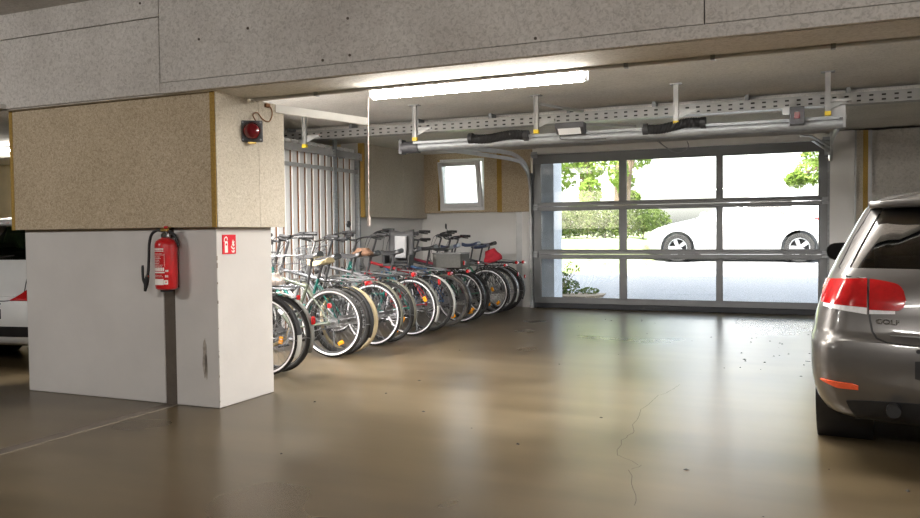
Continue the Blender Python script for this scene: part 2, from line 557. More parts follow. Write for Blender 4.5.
# left wall with cladding and the corrugated partition
sbox('wall_left_garage', 'wall_paint', -6.45, -6.155, 10.47, 12.95, 0, LOW, label='white wall behind the bicycles')
mb = MB().box(-6.155, -6.06, 10.505, 11.748, 1.493, LOW).box(-6.155, -6.06, 11.756, 12.65, 1.493, LOW)
lc = struct(mb.obj('wall_left_cladding', 'wood_wool_pale', bev=.003), 'insulation boards on the white wall behind the bicycles')
MB().box(-6.157, -6.058, 10.47, 10.505, 1.49, LOW).obj('edge_strip', 'ochre_wool', lc)
# corrugated sheet: trapezoid profile along y
pitch = .165
ys = []
y = 5.35
while y < 10.44:
    ys += [(y, 0), (y + .006, .022), (y + .095, .022), (y + .101, 0), (y + .135, 0)]
    y += pitch
mb = MB()
rows = [[(-6.20 + d, yy, z) for yy, d in ys] for z in (0.02, 2.50)]
mb.grid(rows)
cpn = mb.obj('wall_left_partition', 'sheet_white', smooth=False)
so = cpn.modifiers.new('solid', 'SOLIDIFY'); so.thickness = .004
struct(cpn, 'bright corrugated steel partition behind the bicycles')
mb = MB()
y = 5.35
while y < 10.40:
    mb.box(-6.199, -6.192, y + .138, y + .160, .02, 2.46)
    y += pitch
mb.obj('batten', 'rust_batten', cpn)
mb = MB()
mb.box(-6.158, -6.140, 5.4, 10.46, 2.14, 2.19).box(-6.158, -6.140, 5.4, 10.46, 2.42, 2.445)
for i in range(50):
    mb.cyl((-6.141, 5.46 + i * .1, 2.165), (-6.136, 5.46 + i * .1, 2.165), .007, 6)
mb.obj('rail', 'galvanised_pale', cpn)
MB().box(-6.14, -6.118, 9.74, 9.83, 0, LOW + .11).obj('post', 'galvanised', cpn, bev=.006)
MB().box(-6.20, -6.12, 10.43, 10.475, 0, 2.45).obj('post', 'galvanised', cpn, bev=.006)

# right of the door: column, board edge, concrete wall, beam
mb = MB().box(.33, .64, 12.36, 12.66, 0, 2.76)
struct(mb.obj('column', 'wall_paint', bev=.006), 'white column right of the garage door')
sbox('trim_2', 'galvanised_pale', .64, .66, 12.34, 12.66, 0, 2.70)
sbox('wall_back_board', 'wood_wool_pale', .66, .745, 12.40, 12.65, 0, 2.69)
sbox('wall_back_edge_trim', 'ochre_wool', .745, .808, 12.40, 12.65, 0, 2.69)
sbox('trim_3', 'galvanised_pale', .808, .855, 12.40, 12.65, 0, 2.69)
sbox('wall_back_concrete', 'concrete_grey', .855, XR, 12.44, 12.65, 0, 2.715, label='bare grey concrete wall behind the parked car')
mat('bright_beam', (.88, .89, .89), .6, var=.03)
sbox('beam_edge', 'bright_beam', .50, XR, 12.18, 12.65, 2.60, 2.715, label='pale beam over the concrete wall')

# left bay
sbox('wall_bay', 'cream_paint', XL, -6.45, 10.5, 10.7, 0, 2.715, label='cream wall of the bay left of the pillar')

# ------------------------------------------------------------------ ceiling fixtures

def perforated(y_axis, a0, a1, face, z0, z1, depth, name, m, label, cat, group=None, cell=.115):
    """tray: upright side with two rows of slots, base, far side.  y_axis False: runs along x at y=face, else along y at x=face"""
    mb = MB()
    n = int((a1 - a0) / cell)
    def P(a, d, z):
        return (a, face + d, z) if not y_axis else (face - d, a, z)
    h = (z1 - z0)
    rows = [0, .18, .33, .60, .75, 1]
    rows = [z0 + h * r for r in rows]
    for i in range(n):
        b = a0 + i * cell
        cols = [b, b + cell * .32, b + cell * .66, b + cell]
        for r in range(5):
            sh = cell * .35 if r == 3 else 0
            for c in range(3):
                if c == 1 and r in (1, 3):
                    continue
                x0, x1 = cols[c], cols[c + 1]
                mb.add([P(x0, 0, rows[r]), P(x1, 0, rows[r]), P(x1, 0, rows[r + 1]), P(x0, 0, rows[r + 1])], [(0, 1, 2, 3)])
        # base: bars with open slots
        for d0, d1 in ((0, .12), (.12, .22), (.22, 1)):
            for c in range(3):
                if c == 1 and d0 == .12:
                    continue
                x0, x1 = cols[c], cols[c + 1]
                mb.add([P(x0, depth * d0, z0), P(x0, depth * d1, z0), P(x1, depth * d1, z0), P(x1, depth * d0, z0)], [(0, 1, 2, 3)])
    e = a0 + n * cell
    mb.add([P(a0, depth, z0), P(a0, depth, z1), P(e, depth, z1), P(e, depth, z0)], [(0, 1, 2, 3)])
    mb.add([P(a0, 0, z1), P(e, 0, z1), P(e, .012, z1), P(a0, .012, z1)], [(0, 1, 2, 3)])
    o = mb.obj(name, m, smooth=False)
    return tag(o, label, cat, group)


t = perforated(False, -6.9, 1.9, 9.30, 2.54, 2.655, .165, 'cable_tray', 'galvanised_pale',
               'long perforated cable tray crossing under the whole ceiling before the door', 'cable tray')
MB().box(-6.8, 1.8, 9.315, 9.45, 2.548, 2.635).obj('cable_shade_fill', 'cable_black', t, bev=.02)  # black block for cables, added so the tray slots look shaded
for i in range(9):
    MB().box(-6.6 + i, -6.56 + i, 9.30, 9.465, 2.65, 2.715).obj('hanger', 'galvanised', t)
t = perforated(True, 6.6, 9.72, -6.06, 2.34, 2.43, .075, 'cable_tray', 'galvanised_pale',
               'short perforated tray along the top of the corrugated partition, near the pillar', 'cable tray')
t2 = perforated(True, 9.84, 10.44, -6.06, 2.34, 2.43, .075, 'cable_tray', 'galvanised_pale',
                'shortest perforated tray, between the steel post and the insulation board', 'cable tray')
for tt, a, b in ((t, 6.7, 9.6), (t2, 9.9, 10.38)):
    for k in (a, b):
        MB().box(-6.138, -6.05, k, k + .03, 2.325, 2.341).obj('bracket', 'galvanised', tt)

# conduit along the beam edge
mb = MB().cyl((-3.76, 4.865, 2.244), (XR - .02, 4.865, 2.244), .011, 8)
cd = tag(mb.obj('conduit', 'pvc_grey'), 'thin steel conduit running along the far lower edge of the long beam', 'conduit')
for x in (-3.2, -1.0, -.5, .13, .9, 2.2):
    MB().box(x, x + .025, 4.84, 4.88, 2.228, 2.257).obj('clip', 'galvanised', cd)

# white batten from the pillar head towards the lamp
a, b = Vector((-3.80, 5.20, 2.231)), Vector((-3.53, 6.17, 2.231))
mb = MB().tube([a, b], 0, sq=(.03, .062))
bt = tag(mb.obj('ceiling_batten', 'white_paint'), 'white batten running back from the top of the pillar', 'batten')

# fluorescent lamps

def lamp(x0, x1, y, z, label, group=None, power='tube_light', back=None, rods=0, rz=0., rad=.019):
    t = empty('fluorescent_lamp', ((x0 + x1) / 2, y, z), rz, label, 'lamp', group)
    h = (x1 - x0) / 2
    mb = MB()
    mb.box(-h, h, -.02, .02, .04, .075)
    if rods:
        for q in (-h * .6, h * .6):
            mb.cyl((q, 0, .07), (q, 0, .07 + rods), .005, 6)
    if back:                                   # bracket arms to the beam side
        for q in (-h * .6, h * .6):
            mb.box(q - .02, q + .02, -back, -.02, .045, .065)
    mb.obj('housing', 'pvc_white', t, bev=.006)
    for s in (-1, 1):
        mb = MB()
        mb.box(s * h - .014, s * h + .014, -.024, .024, -.026, .05)
        mb.cyl((s * (h - .03), 0, 0), (s * (h + .012), 0, 0), .024, 14)
        mb.obj('lamp_holder', 'pvc_white', t, bev=.004)
    MB().cyl((-h + .015, 0, 0), (h - .015, 0, 0), rad, 16).obj('tube', 'fill_tube_far' if power in WATT else power, t)
    for k, e_ in enumerate(WATT.get(power, ())):          # area lights of the added lamps, below and above the housing
        ld = bpy.data.lights.new('fill_glow', 'AREA')
        ld.shape = 'RECTANGLE'; ld.size = 2 * h - .06; ld.size_y = .04; ld.energy = e_; ld.color = (1., .965, .92)
        lo = bpy.data.objects.new('fill_glow', ld); COL.objects.link(lo); lo.parent = t
        lo.location = (0, 0, .08 if k else -.024)
        if k: lo.rotation_euler = (PI, 0, 0)
        if power == 'fill_tube_far': lo.rotation_euler = (math.radians(38), 0, 0)
    return t


L1 = lamp(-2.775, -1.255, 4.925, 2.214, 'lit fluorescent tube lamp on the far edge of the long beam', power='tube_light', back=.06, rad=.033)
# pull cord at the left end of the lamp
mb = MB().tube([(-2.80, 4.925, 2.214), (-2.808, 4.925, 2.1), (-2.815, 4.925, 1.36)], .004, 8)
mb.cyl((-2.815, 4.925, 1.30), (-2.815, 4.925, 1.37), .012, 10)
tag(mb.obj('pull_cord', 'cord_pale'), 'thin pale pull cord hanging from the left end of the lit lamp', 'cord')
mb = MB().tube(spline([(-2.78, 4.91, 2.25), (-3.2, 4.90, 2.247), (-3.7, 4.91, 2.245), (-3.76, 4.95, 2.243)]), .008, 6)
tag(mb.obj('lamp_cable', 'cord_pale'), 'grey cable between the lit lamp and the pillar head', 'cable')

lamp(-12.6, -10.9, 8.9, 2.625, 'lit fluorescent tube lamp in the bay left of the pillar')
lamp(-5.75, -4.25, 6.1, 2.5, 'added fluorescent tube lamp hung over the bicycles, unseen behind the pillar', power='fill_tube_bay', rods=.18, rz=PI / 2)  # out-of-view lamp added to brighten bicycles, partition and walls
for x, lab in ((-.8, 'added fluorescent tube lamp, unseen behind the long beam, in the middle of the bay'), (2.6, 'added fluorescent tube lamp, unseen behind the long beam, over the parked hatchback')):  # lamps added out of view to lift the ceiling and back area
    lamp(x - .75, x + .75, 5.75, 2.53, lab, power='fill_tube_mid', rods=.15)
for x, y in ((-6.4, .3), (-1.2, -1.2), (2.6, -.4)):  # invented lamps, brightening pillar front and beam face from behind the viewer
    lamp(x - .75, x + .75, y, 2.91, 'added fluorescent tube lamp on the ceiling behind the viewer', 'added lamps behind the viewer', power='fill_tube_far')

# ------------------------------------------------------------------ the sectional door
DY = 12.526
d1 = empty('door_1', (0, 0, 0)); struct(d1, 'glazed grey sectional garage door')
d1['category'] = 'garage door'
cols = [(-3.954, -2.653), (-2.559, -1.198), (-1.127, .199)]
rowz = [(.167, .814), (.941, 1.591), (1.704, 2.358)]
secs = [(.085, .876), (.880, 1.646), (1.650, 2.495)]
xa, xb = -4.075, .315
for (z0, z1), (p0, p1) in zip(secs, rowz):
    mb = MB()
    ya, yb = DY, DY + .045
    mb.box(xa, xb, ya, yb, z0, p0).box(xa, xb, ya, yb, p1, z1)
    xs = [xa] + [c for q in cols for c in q] + [xb]
    for i in range(0, 8, 2):
        mb.box(xs[i], xs[i + 1], ya, yb, p0, p1)
    s = mb.obj('section', 'door_grey', d1, bev=.004)
    for c0, c1 in cols:
        mb = MB()
        w = .014
        mb.box(c0, c1, ya - .004, ya + .012, p0, p0 + w).box(c0, c1, ya - .004, ya + .012, p1 - w, p1)
        mb.box(c0, c0 + w, ya - .004, ya + .012, p0, p1).box(c1 - w, c1, ya - .004, ya + .012, p0, p1)
        mb.obj('glazing_bead', 'door_grey', s)
        MB().box(c0 + .002, c1 - .002, ya + .02, ya + .024, p0 + .002, p1 - .002).obj('pane', 'door_glass', s)
    # hinges at the joints and rollers at the edges
    for x in (xa + .03, xb - .03):
        mb = MB().box(x - .05, x + .05, ya - .03, ya, z1 - .05, z1 + .05).cyl((x - .06, ya - .035, z1), (x + .06, ya - .035, z1), .012, 10)
        mb.obj('hinge', 'galvanised', s)
MB().box(xa, xb, DY - .005, DY + .05, .0, .086).obj('bottom_seal', 'seal_black', d1, bev=.01)
MB().box(-4.10, .33, 12.585, 12.65, 2.49, 2.60).box(-4.02, .27, 12.50, 12.585, 2.50, LOW).obj('lintel_panel', 'lintel_grey', d1)
for s, x in ((1, -4.10), (-1, .335)):
    mb = MB()
    mb.box(x - .03, x + .022, 12.47, 12.585, 0, 2.2)
    mb.obj('side_frame', 'galvanised', d1, bev=.004)
    xx = x - s * .01
    up = [(xx, 12.49, 0.05), (xx, 12.49, 1.6), (xx, 12.48, 1.95), (xx, 12.42, 2.15), (xx, 12.28, 2.30), (xx, 12.05, 2.385), (xx, 11.75, 2.43), (xx, 11.36, 2.44), (xx, 10., 2.375), (xx, 8.35, 2.295)]
    mb = MB().tube(spline(up, 5), 0, sq=(.055, .03))
    mb.obj('guide_track', 'galvanised_pale', d1)
    up2 = [(xx + s * .02, 12.44, 1.5), (xx + s * .02, 12.42, 1.9), (xx + s * .02, 12.30, 2.17), (xx + s * .02, 12.05, 2.30), (xx + s * .02, 11.7, 2.35), (xx + s * .02, 10., 2.31), (xx + s * .02, 8.35, 2.245)]
    if s > 0:
        MB().tube(spline(up2, 5), 0, sq=(.05, .025)).obj('guide_track', 'galvanised_pale', d1)
mb = MB().box(-4.11, -4.06, 12.45, 12.60, 0, .12)
mb.obj('floor_bracket', 'galvanised', d1)
mb = MB().tube(spline([(-2.03, 12.44, 2.60), (-1.95, 12.44, 2.52), (-1.78, 12.45, 2.42), (-1.66, 12.45, 2.44), (-1.60, 12.44, 2.50), (-1.62, 12.44, 2.58)]), .008, 6)
mb.tube([(-2.1, 12.4, 2.64), (-1.93, 12.44, 2.50), (-1.84, 12.46, 2.43)], .006, 6)
mb.obj('cord', 'steel', d1)

# spring tube across the ends of the tracks
SY, SZ = 8.37, 2.243
st = empty('spring_tube', (-1.9, SY, SZ), 0, 'long galvanised spring tube hung below the ceiling in front of the door', 'tube')
mb = MB().cyl((-2.28, 0, 0), (2.23, 0, .0), .056, 20)
mb.box(-2.25, 2.2, -.066, -.05, .03, .058)
mb.obj('shaft', 'galvanised', st)
mb = MB().cyl((-2.42, 0, .0), (-2.20, 0, 0), .07, 18).box(-2.44, -2.40, -.06, .06, -.075, .09)
mb.obj('end_bearing', 'dark_plastic', st)
mb = MB().box(2.10, 2.255, -.03, .03, -.05, .16)
mb.obj('end_plate', 'galvanised_pale', st, bev=.004)
def spring(x0, x1, dz):
    pts = []
    rs = []
    N_ = 120
    for i in range(N_ + 1):
        q = i / N_
        x = x0 + (x1 - x0) * q
        z = dz[0] + (dz[1] - dz[0]) * q + .016 * sin(2 * PI * q) * (1 if dz[2] else -1)
        pts.append((x, -.062, z)); rs.append(.047 + (.006 if i % 3 == 0 else -.002))
    mb = MB().tube(pts, rs, 16)
    mb.cyl((x0 - .02, -.062, dz[0]), (x0 + .03, -.062, dz[0]), .058, 16).cyl((x1 - .03, -.062, dz[1]), (x1 + .02, -.062, dz[1]), .058, 16)
    o = mb.obj('spring', 'black_plastic', st)
    return o
spring(-1.53, -.87, (.055, .05, 0)); spring(.40, .98, (.04, .07, 0))
mb = MB().tube(spline([(-.5, -.06, .03), (-.45, -.07, -.02), (0, -.07, -.035)]), .004, 6)
mb.obj('cable', 'cable_black', st)

for x, lab in ((-5.62, 'first steel ceiling strut from the pillar, over the bicycles'), (-4.115, 'steel ceiling strut at the bearing end of the spring tube'),
               (-2.655, 'steel ceiling strut between the first spring and the door opener'), (-1.186, 'steel ceiling strut behind the second spring'),
               (.20, 'steel ceiling strut beside the white column')):
    t = empty('ceiling_strut', (x, 8.29, 2.715), 0, lab, 'strut', 'steel struts holding the spring tube')
    mb = MB().box(-.024, -.018, -.02, .02, -.38, 0).box(.018, .024, -.02, .02, -.38, 0).box(-.024, .024, -.006, 0, -.38, 0)
    mb.obj('channel', 'galvanised_pale', t)
    MB().box(-.06, .06, -.04, .04, -.008, 0).obj('ceiling_plate', 'galvanised', t)
    MB().box(-.027, .027, -.023, .023, -.41, -.37).obj('end_cap', 'yellow_cap', t)
    mb = MB().prism([(0, 0), (.16, 0), (.16, -.02), (0, -.09)], Matrix.Translation((.02, .02, -.26)) @ Matrix.Rotation(PI / 2, 4, 'X'), .006)
    mb.box(.0, .2, .0, .04, -.285, -.262)
    mb.obj('gusset', 'galvanised_pale', t)
# diagonal braces by the opener
tag(MB().tube([(-2.62, 8.31, 2.62), (-2.3, 8.9, 2.60)], 0, sq=(.03, .03)).obj('brace_bar', 'galvanised_pale'), 'pale upper brace bar slanting back from the strut left of the door opener', 'brace')
tag(MB().tube([(-2.2, 8.30, 2.38), (-1.75, 9.1, 2.42)], 0, sq=(.03, .03)).obj('brace_bar', 'galvanised_pale'), 'pale lower brace bar slanting back from the door opener box', 'brace')

op = empty('door_opener', (-2.26, 8.22, 2.33), 0, 'dark door opener box with sloping pale front on the spring tube', 'door opener')
mb = MB().prism([(-.06, .055), (.07, .055), (.07, -.06), (.0, -.06), (-.06, -.0)], Matrix.Translation((-.15, 0, 0)) @ Matrix(((0, 0, 1, 0), (1, 0, 0, 0), (0, 1, 0, 0), (0, 0, 0, 1))), .305)
mb.obj('body', 'dark_plastic', op, bev=.006)
mb = MB().box(-.12, .12, -.002, .002, -.04, .04, Matrix.Translation((.0, -.035, -.036)) @ Matrix.Rotation(math.radians(45), 4, 'X'))
mb.obj('lamp_cover', 'pvc_white', op)
cb = empty('control_box', (-.065, 8.255, 2.315), 0, 'dark control box with red panel on the right end of the spring tube', 'control box')
MB().box(-.066, .066, -.045, .05, -.085, .085).obj('body', 'dark_plastic', cb, bev=.008)
MB().box(-.025, .025, -.05, -.04, -.03, .035).obj('panel', 'signal_red', cb, bev=.004)
MB().box(-.13, -.067, -.0, .04, .02, .09).obj('bracket', 'galvanised_pale', cb)

# right track foot bracket
mb = MB().tube([(.32, 12.42, 2.40), (.08, 11.6, 2.47), (-.05, 11.5, 2.48)], 0, sq=(.04, .02)).tube([(.32, 12.42, 2.33), (.1, 11.8, 2.43)], 0, sq=(.04, .015)).box(.26, .34, 12.40, 12.47, 2.28, 2.47)
mb.obj('track_bracket', 'galvanised_pale', d1)

# ------------------------------------------------------------------ tilted window
w1 = empty('window_1', (0, 0, 0)); struct(w1, 'small white window tilted open above the bicycles')
mb = MB()
f = .055
y0, y1 = 12.60, 12.68
X0, X1 = W0 + .015, W1 - .005
mb.box(X0, X0 + f, y0, y1, Z0, Z1).box(X1 - f, X1, y0, y1, Z0, Z1).box(X0 + f, X1 - f, y0, y1, Z0, Z0 + f + .02).box(X0 + f, X1 - f, y0, y1, Z1 - f, Z1)
mb.obj('window_frame', 'pvc_white', w1, bev=.006)
M = Matrix.Translation((0, 12.60, Z0 + .06)) @ Matrix.Rotation(math.radians(10), 4, 'X')
h = Z1 - Z0 - .10
a_, b_ = X0 + .035, X1 - .035
mb = MB()
for q in ((a_, a_ + .075, -.05, .015, 0, h), (b_ - .075, b_, -.05, .015, 0, h), (a_ + .075, b_ - .075, -.05, .015, 0, .075), (a_ + .075, b_ - .075, -.05, .015, h - .075, h)):
    mb.box(*q, M)
sh = mb.obj('sash', 'pvc_white', w1, bev=.006)
MB().box(a_ + .07, b_ - .07, -.02, -.014, .07, h - .07, M).obj('pane', 'door_glass', sh)
MB().box(b_ - .05, b_ - .025, -.085, -.05, h * .42, h * .58, M).obj('handle', 'pvc_white', sh, bev=.005)

# ------------------------------------------------------------------ extinguisher, sign, signal lamp
ex = empty('fire_extinguisher', (-4.24, 4.475, .842), 0, 'red fire extinguisher with black hose hanging on the pillar', 'fire extinguisher')
prof = [(.0, .018), (.078, .018), (.094, .03), (.0985, .05), (.0985, .385), (.095, .405), (.084, .425), (.062, .44), (.036, .448), (.034, .46)]
MB().lathe(prof, None, 40).obj('cylinder', 'red_paint', ex)
mb = MB().lathe([(.034, .448), (.042, .455), (.042, .485), (.026, .49), (.026, .51)], None, 24)
mb.obj('neck', 'chrome', ex)
mb = MB().obox((0, -.01, .515), (.075, .035, .022)).obox((.01, -.005, .532), (.10, .024, .01), (0, -.12, 0))
mb.obj('valve', 'brass', ex, bev=.004)
MB().lathe([(.0, .53), (.022, .53), (.022, .545), (.015, .55), (0, .552)], Matrix.Translation((.02, -.012, 0)), 16).obj('knob', 'red_paint', ex)
mb = MB().tube(spline([(-.03, -.01, .51), (-.09, -.01, .515), (-.16, -.005, .48), (-.195, -.0, .40), (-.205, .0, .28), (-.215, -.0, .17), (-.225, -.005, .11)], 6), .013, 10)
mb.tube(spline([(.03, .0, .505), (.07, .02, .485), (.10, .03, .43), (.108, .04, .38)], 6), .013, 10)
hs = mb.obj('hose', 'black_plastic', ex)
mb = MB().tube([(-.222, -.005, .125), (-.24, -.005, .06), (-.255, -.005, .0)], [.02, .022, .012], 12)
mb.tube(spline([(-.245, -.005, .05), (-.275, -.005, .11), (-.278, -.005, .22)]), [.013] * 6 + [.012] * 6 + [.009], 8)
mb.obj('nozzle', 'black_plastic', ex)
MB().cyl((-.222, -.005, .122), (-.217, -.005, .14), .019, 12).obj('collar', 'chrome', ex)
MB().lathe([(.05, 0), (.055, 0), (.055, .022), (.05, .022)], None, 20, closed=True).obj('foot', 'black_plastic', ex)
MB().box(-.04, .04, .085, .112, .03, .44).obj('wall_bracket', 'black_plastic', ex)
ex.scale = (.80, .80, .865)
# printed label: pale lines, block row, panel and symbols, all wrapped on the cylinder
def wrap(mb, a0, a1, z0, z1, r=.0992):
    n = max(2, int((a1 - a0) / 8) + 2)
    rows = [[(r * cos(math.radians(a0 + (a1 - a0) * i / (n - 1))), r * sin(math.radians(a0 + (a1 - a0) * i / (n - 1))), z) for i in range(n)] for z in (z0, z1)]
    mb.grid(rows)
mb = MB()
A0, A1 = 226, 300          # degrees on the cylinder: its viewer-facing left half
rr = random.Random(3)
def row(z, h, a0, a1, wmin=2, wmax=7):
    a = a0
    while a < a1 - 2:
        w = rr.uniform(wmin, wmax)
        wrap(mb, a, min(a + w, a1), z, z + h)
        a += w + 1.6
row(.352, .014, A0, A1, 4, 7); row(.338, .009, A0, A1, 3, 6)
row(.318, .004, A0, A1 - 10)
wrap(mb, A0, A1 + 2, .309, .3115)
for k in range(7):
    row(.292 - k * .0135, .004, A0 + 2, A1 - rr.uniform(4, 22), 3, 8)
row(.178, .028, A0, A1 + 2, 6, 10); wrap(mb, A0, A1 + 4, .160, .172)
for k in range(2):
    row(.140 - k * .012, .004, A0 + 2, A1 - rr.uniform(0, 12), 3, 8)
wrap(mb, A0, A1 - 2, .062, .112); wrap(mb, A1 - 1, A1 + 20, .066, .102)
row(.125, .018, A1 + 6, A1 + 24, 3, 6); row(.17, .016, A1 + 8, A1 + 24, 4, 7)
wrap(mb, A1 + 3, A1 + 4.2, .215, .32)
mb.obj('label_print', 'label_white', ex, smooth=False)
mb = MB(); wrap(mb, A1 + 7, A1 + 13, .078, .092, .0996)
mb.obj('label_mark', 'sign_red', ex, smooth=False)

# fire extinguisher sign on the pillar's right face
sg = empty('fire_sign', (-3.853, 4.695, 1.18), 0, 'square red and white fire extinguisher sign on the pillar', 'sign')
Ms = Matrix.Translation((0, 0, 0)) @ Matrix(((0, 0, 1, 0), (1, 0, 0, 0), (0, 1, 0, 0), (0, 0, 0, 1)))   # local x -> world y, y -> z, z -> x
MB().box(-.002, .003, -.073, .073, -.07, .07).obj('plate', 'sign_red', sg)
mb = MB()
mb.prism([(-.051, -.060), (-.018, -.060), (-.018, .012), (-.022, .024), (-.047, .024), (-.051, .012)], Matrix.Translation((.0032, 0, 0)) @ Ms, .0008)
mb.prism([(-.058, .020), (-.052, .020), (-.05, .040), (-.036, .050), (-.026, .042), (-.026, .028), (-.020, .030), (-.019, .046), (-.032, .058), (-.046, .055), (-.058, .042)], Matrix.Translation((.0032, 0, 0)) @ Ms, .0008)
mb.prism([(.022, -.010), (.034, .004), (.030, .016), (.042, .036), (.046, .018), (.056, .024), (.050, .002), (.058, -.004), (.046, -.018), (.034, -.006)], Matrix.Translation((.0032, 0, 0)) @ Ms, .0008)
mb.prism([(.014, -.018), (.026, -.012), (.034, -.024), (.048, -.028), (.054, -.020), (.060, -.030), (.048, -.040), (.032, -.036)], Matrix.Translation((.0032, 0, 0)) @ Ms, .0008)
mb.prism([(.018, -.040), (.026, -.046), (.036, -.048), (.056, -.042), (.060, -.050), (.048, -.062), (.030, -.060)], Matrix.Translation((.0032, 0, 0)) @ Ms, .0008)
mb.obj('pictogram', 'label_white', sg, smooth=False)
MB().prism([(-.034 + .009 * cos(k * PI / 6), .0 + .009 * sin(k * PI / 6)) for k in range(12)], Matrix.Translation((.0041, 0, 0)) @ Ms, .0006).obj('pictogram_dot', 'sign_red', sg)

# red signal lamp on the cladding
sl = empty('signal_lamp', (-3.745, 4.845, 2.01), math.radians(-56), 'round red signal lamp in square dark housing on the pillar cladding', 'signal lamp')
MB().box(-.03, .025, -.078, .078, -.078, .078).obj('housing', 'dark_plastic', sl, bev=.008)
Rx = Matrix.Translation((.025, 0, 0)) @ Matrix.Rotation(PI / 2, 4, 'Y')
MB().lathe([(.062, -.002), (.072, -.002), (.072, .012), (.062, .014)], Rx, 32, closed=True).obj('lens_ring', 'black_plastic', sl)
MB().lathe([(.063, 0), (.060, .012), (.050, .025), (.034, .035), (.016, .040), (0.0, .041)], Rx, 32).obj('lens', 'signal_red', sl)
for sy in (-1, 1):
    for sz in (-1, 1):
        MB().cyl((.023, sy * .064, sz * .064), (.029, sy * .064, sz * .064), .007, 10).obj('screw', 'steel', sl)
MB().box(-.02, .015, -.03, .03, -.092, -.077).obj('cable_gland', 'brass', sl, bev=.003)
MB().box(-.055, -.03, -.03, .03, -.03, .03).obj('wall_arm', 'dark_plastic', sl)
Mi = (Matrix.Translation((-3.745, 4.845, 2.01)) @ Matrix.Rotation(math.radians(-56), 4, 'Z')).inverted()
pts = spline([(-3.745, 4.89, 2.095), (-3.775, 4.90, 2.14), (-3.78, 4.96, 2.165), (-3.78, 5.02, 2.125), (-3.78, 5.10, 2.115), (-3.78, 5.14, 2.17), (-3.78, 5.13, 2.22), (-3.78, 5.09, 2.245)], 6)
MB().tube([Mi @ p for p in pts], .0045, 6).obj('cable', 'rust_batten', sl)
mb = MB().box(-3.792, -3.77, 5.06, 5.11, 2.222, 2.25)
tag(mb.obj('junction_box', 'rust_batten', bev=.004), 'small rusty junction box at the top corner of the pillar cladding', 'junction box')

mat('liner_grey', (.33, .33, .34), .8)
# ------------------------------------------------------------------ bicycles
WR = .35
CACHE = {}


def cached(key, fn):
    if key not in CACHE:
        CACHE[key] = fn()
    return CACHE[key]


MY = Matrix.Rotation(PI / 2, 4, 'X')      # lathe axis -> y


def tyre_mesh(w):
    def f():
        mb = MB()
        R0 = WR - w
        n = 10
        prof = [(R0 + w * cos(2 * PI * k / n), w * .95 * sin(2 * PI * k / n)) for k in range(n)]
        return mb.lathe(prof, MY, 48, closed=True).mesh('tyre', ang=60)
    return cached(('tyre', w), f)


def rim_mesh(w):
    def f():
        r0 = WR - 2 * w + .004
        return MB().lathe([(r0, -.011), (r0, .011), (r0 - .014, .010), (r0 - .018, 0), (r0 - .014, -.010)], MY, 48, closed=True).mesh('rim')
    return cached(('rim', w), f)


def strip_mesh(w):
    def f():
        mb = MB()
        rc = WR - w - .008
        for s in (-1, 1):
            mb.lathe([(rc - .0095, s * (w * .72)), (rc + .0065, s * (w * .97)), (rc + .007, s * (w * .99 + .0016)), (rc - .0095, s * (w * .76 + .0016))], MY, 48, closed=True)
        return mb.mesh('reflective_band')
    return cached(('strip', w), f)


def spokes_mesh(w):
    def f():
        mb = MB()
        r1 = WR - 2 * w - .01
        n = 28
        for k in range(n):
            a = 2 * PI * k / n
            s = 1 if k % 2 else -1
            o = .5 if (k // 2) % 2 else -.5
            mb.tube([(.022 * cos(a + o * 1.6), s * .028, .022 * sin(a + o * 1.6)), (r1 * cos(a), s * .004, r1 * sin(a))], .0013, 3, caps=False)
        return mb.mesh('spokes', smooth=False)
    return cached(('spokes', w), f)


def hub_mesh():
    return cached('hub', lambda: MB().lathe([(.0, -.062), (.008, -.062), (.008, -.034), (.024, -.033), (.024, -.026), (.013, -.024), (.013, .024), (.024, .026), (.024, .033), (.008, .034), (.008, .062), (0, .062)], MY, 16).mesh('hub'))


def cassette_mesh():
    return cached('cassette', lambda: MB().lathe([(.0, .036), (.056, .036), (.056, .039), (.050, .041), (.045, .047), (.036, .055), (.026, .060), (0, .060)], MY, 20).mesh('cassette'))


def bulb(parent, name, m, c, d, rot=(0, 0, 0), bev=.006):
    o = MB().obox((0, 0, 0), d).obj(name, m, parent, bev=bev)
    o.location = c; o.rotation_euler = rot
    return o


def wire_basket_mesh(key, lx, wy, hz, taper, nx, ny, nz):
    def f():
        mb = MB()
        def sect(z):
            t = 1 - taper * (1 - z / hz)
            return lx / 2 * t, wy / 2 * t
        for k in range(nz + 1):
            z = hz * k / nz
            a, b = sect(z)
            mb.tube([(-a, -b, z), (a, -b, z), (a, b, z), (-a, b, z)], .0045 if k in (0, nz) else .0024, 5, closed=True)
        for i in range(nx + 1):
            q = -1 + 2 * i / nx
            for s in (-1, 1):
                mb.tube([(q * sect(0)[0], s * sect(0)[1], 0), (q * sect(hz)[0], s * sect(hz)[1], hz)], .0024, 4)
            mb.tube([(q * sect(0)[0], -sect(0)[1], 0), (q * sect(0)[0], sect(0)[1], 0)], .0024, 4)
        for i in range(ny + 1):
            q = -1 + 2 * i / ny
            for s in (-1, 1):
                mb.tube([(s * sect(0)[0], q * sect(0)[1], 0), (s * sect(hz)[0], q * sect(hz)[1], hz)], .0024, 4)
        return mb.mesh('wire_basket')
    return cached(key, f)


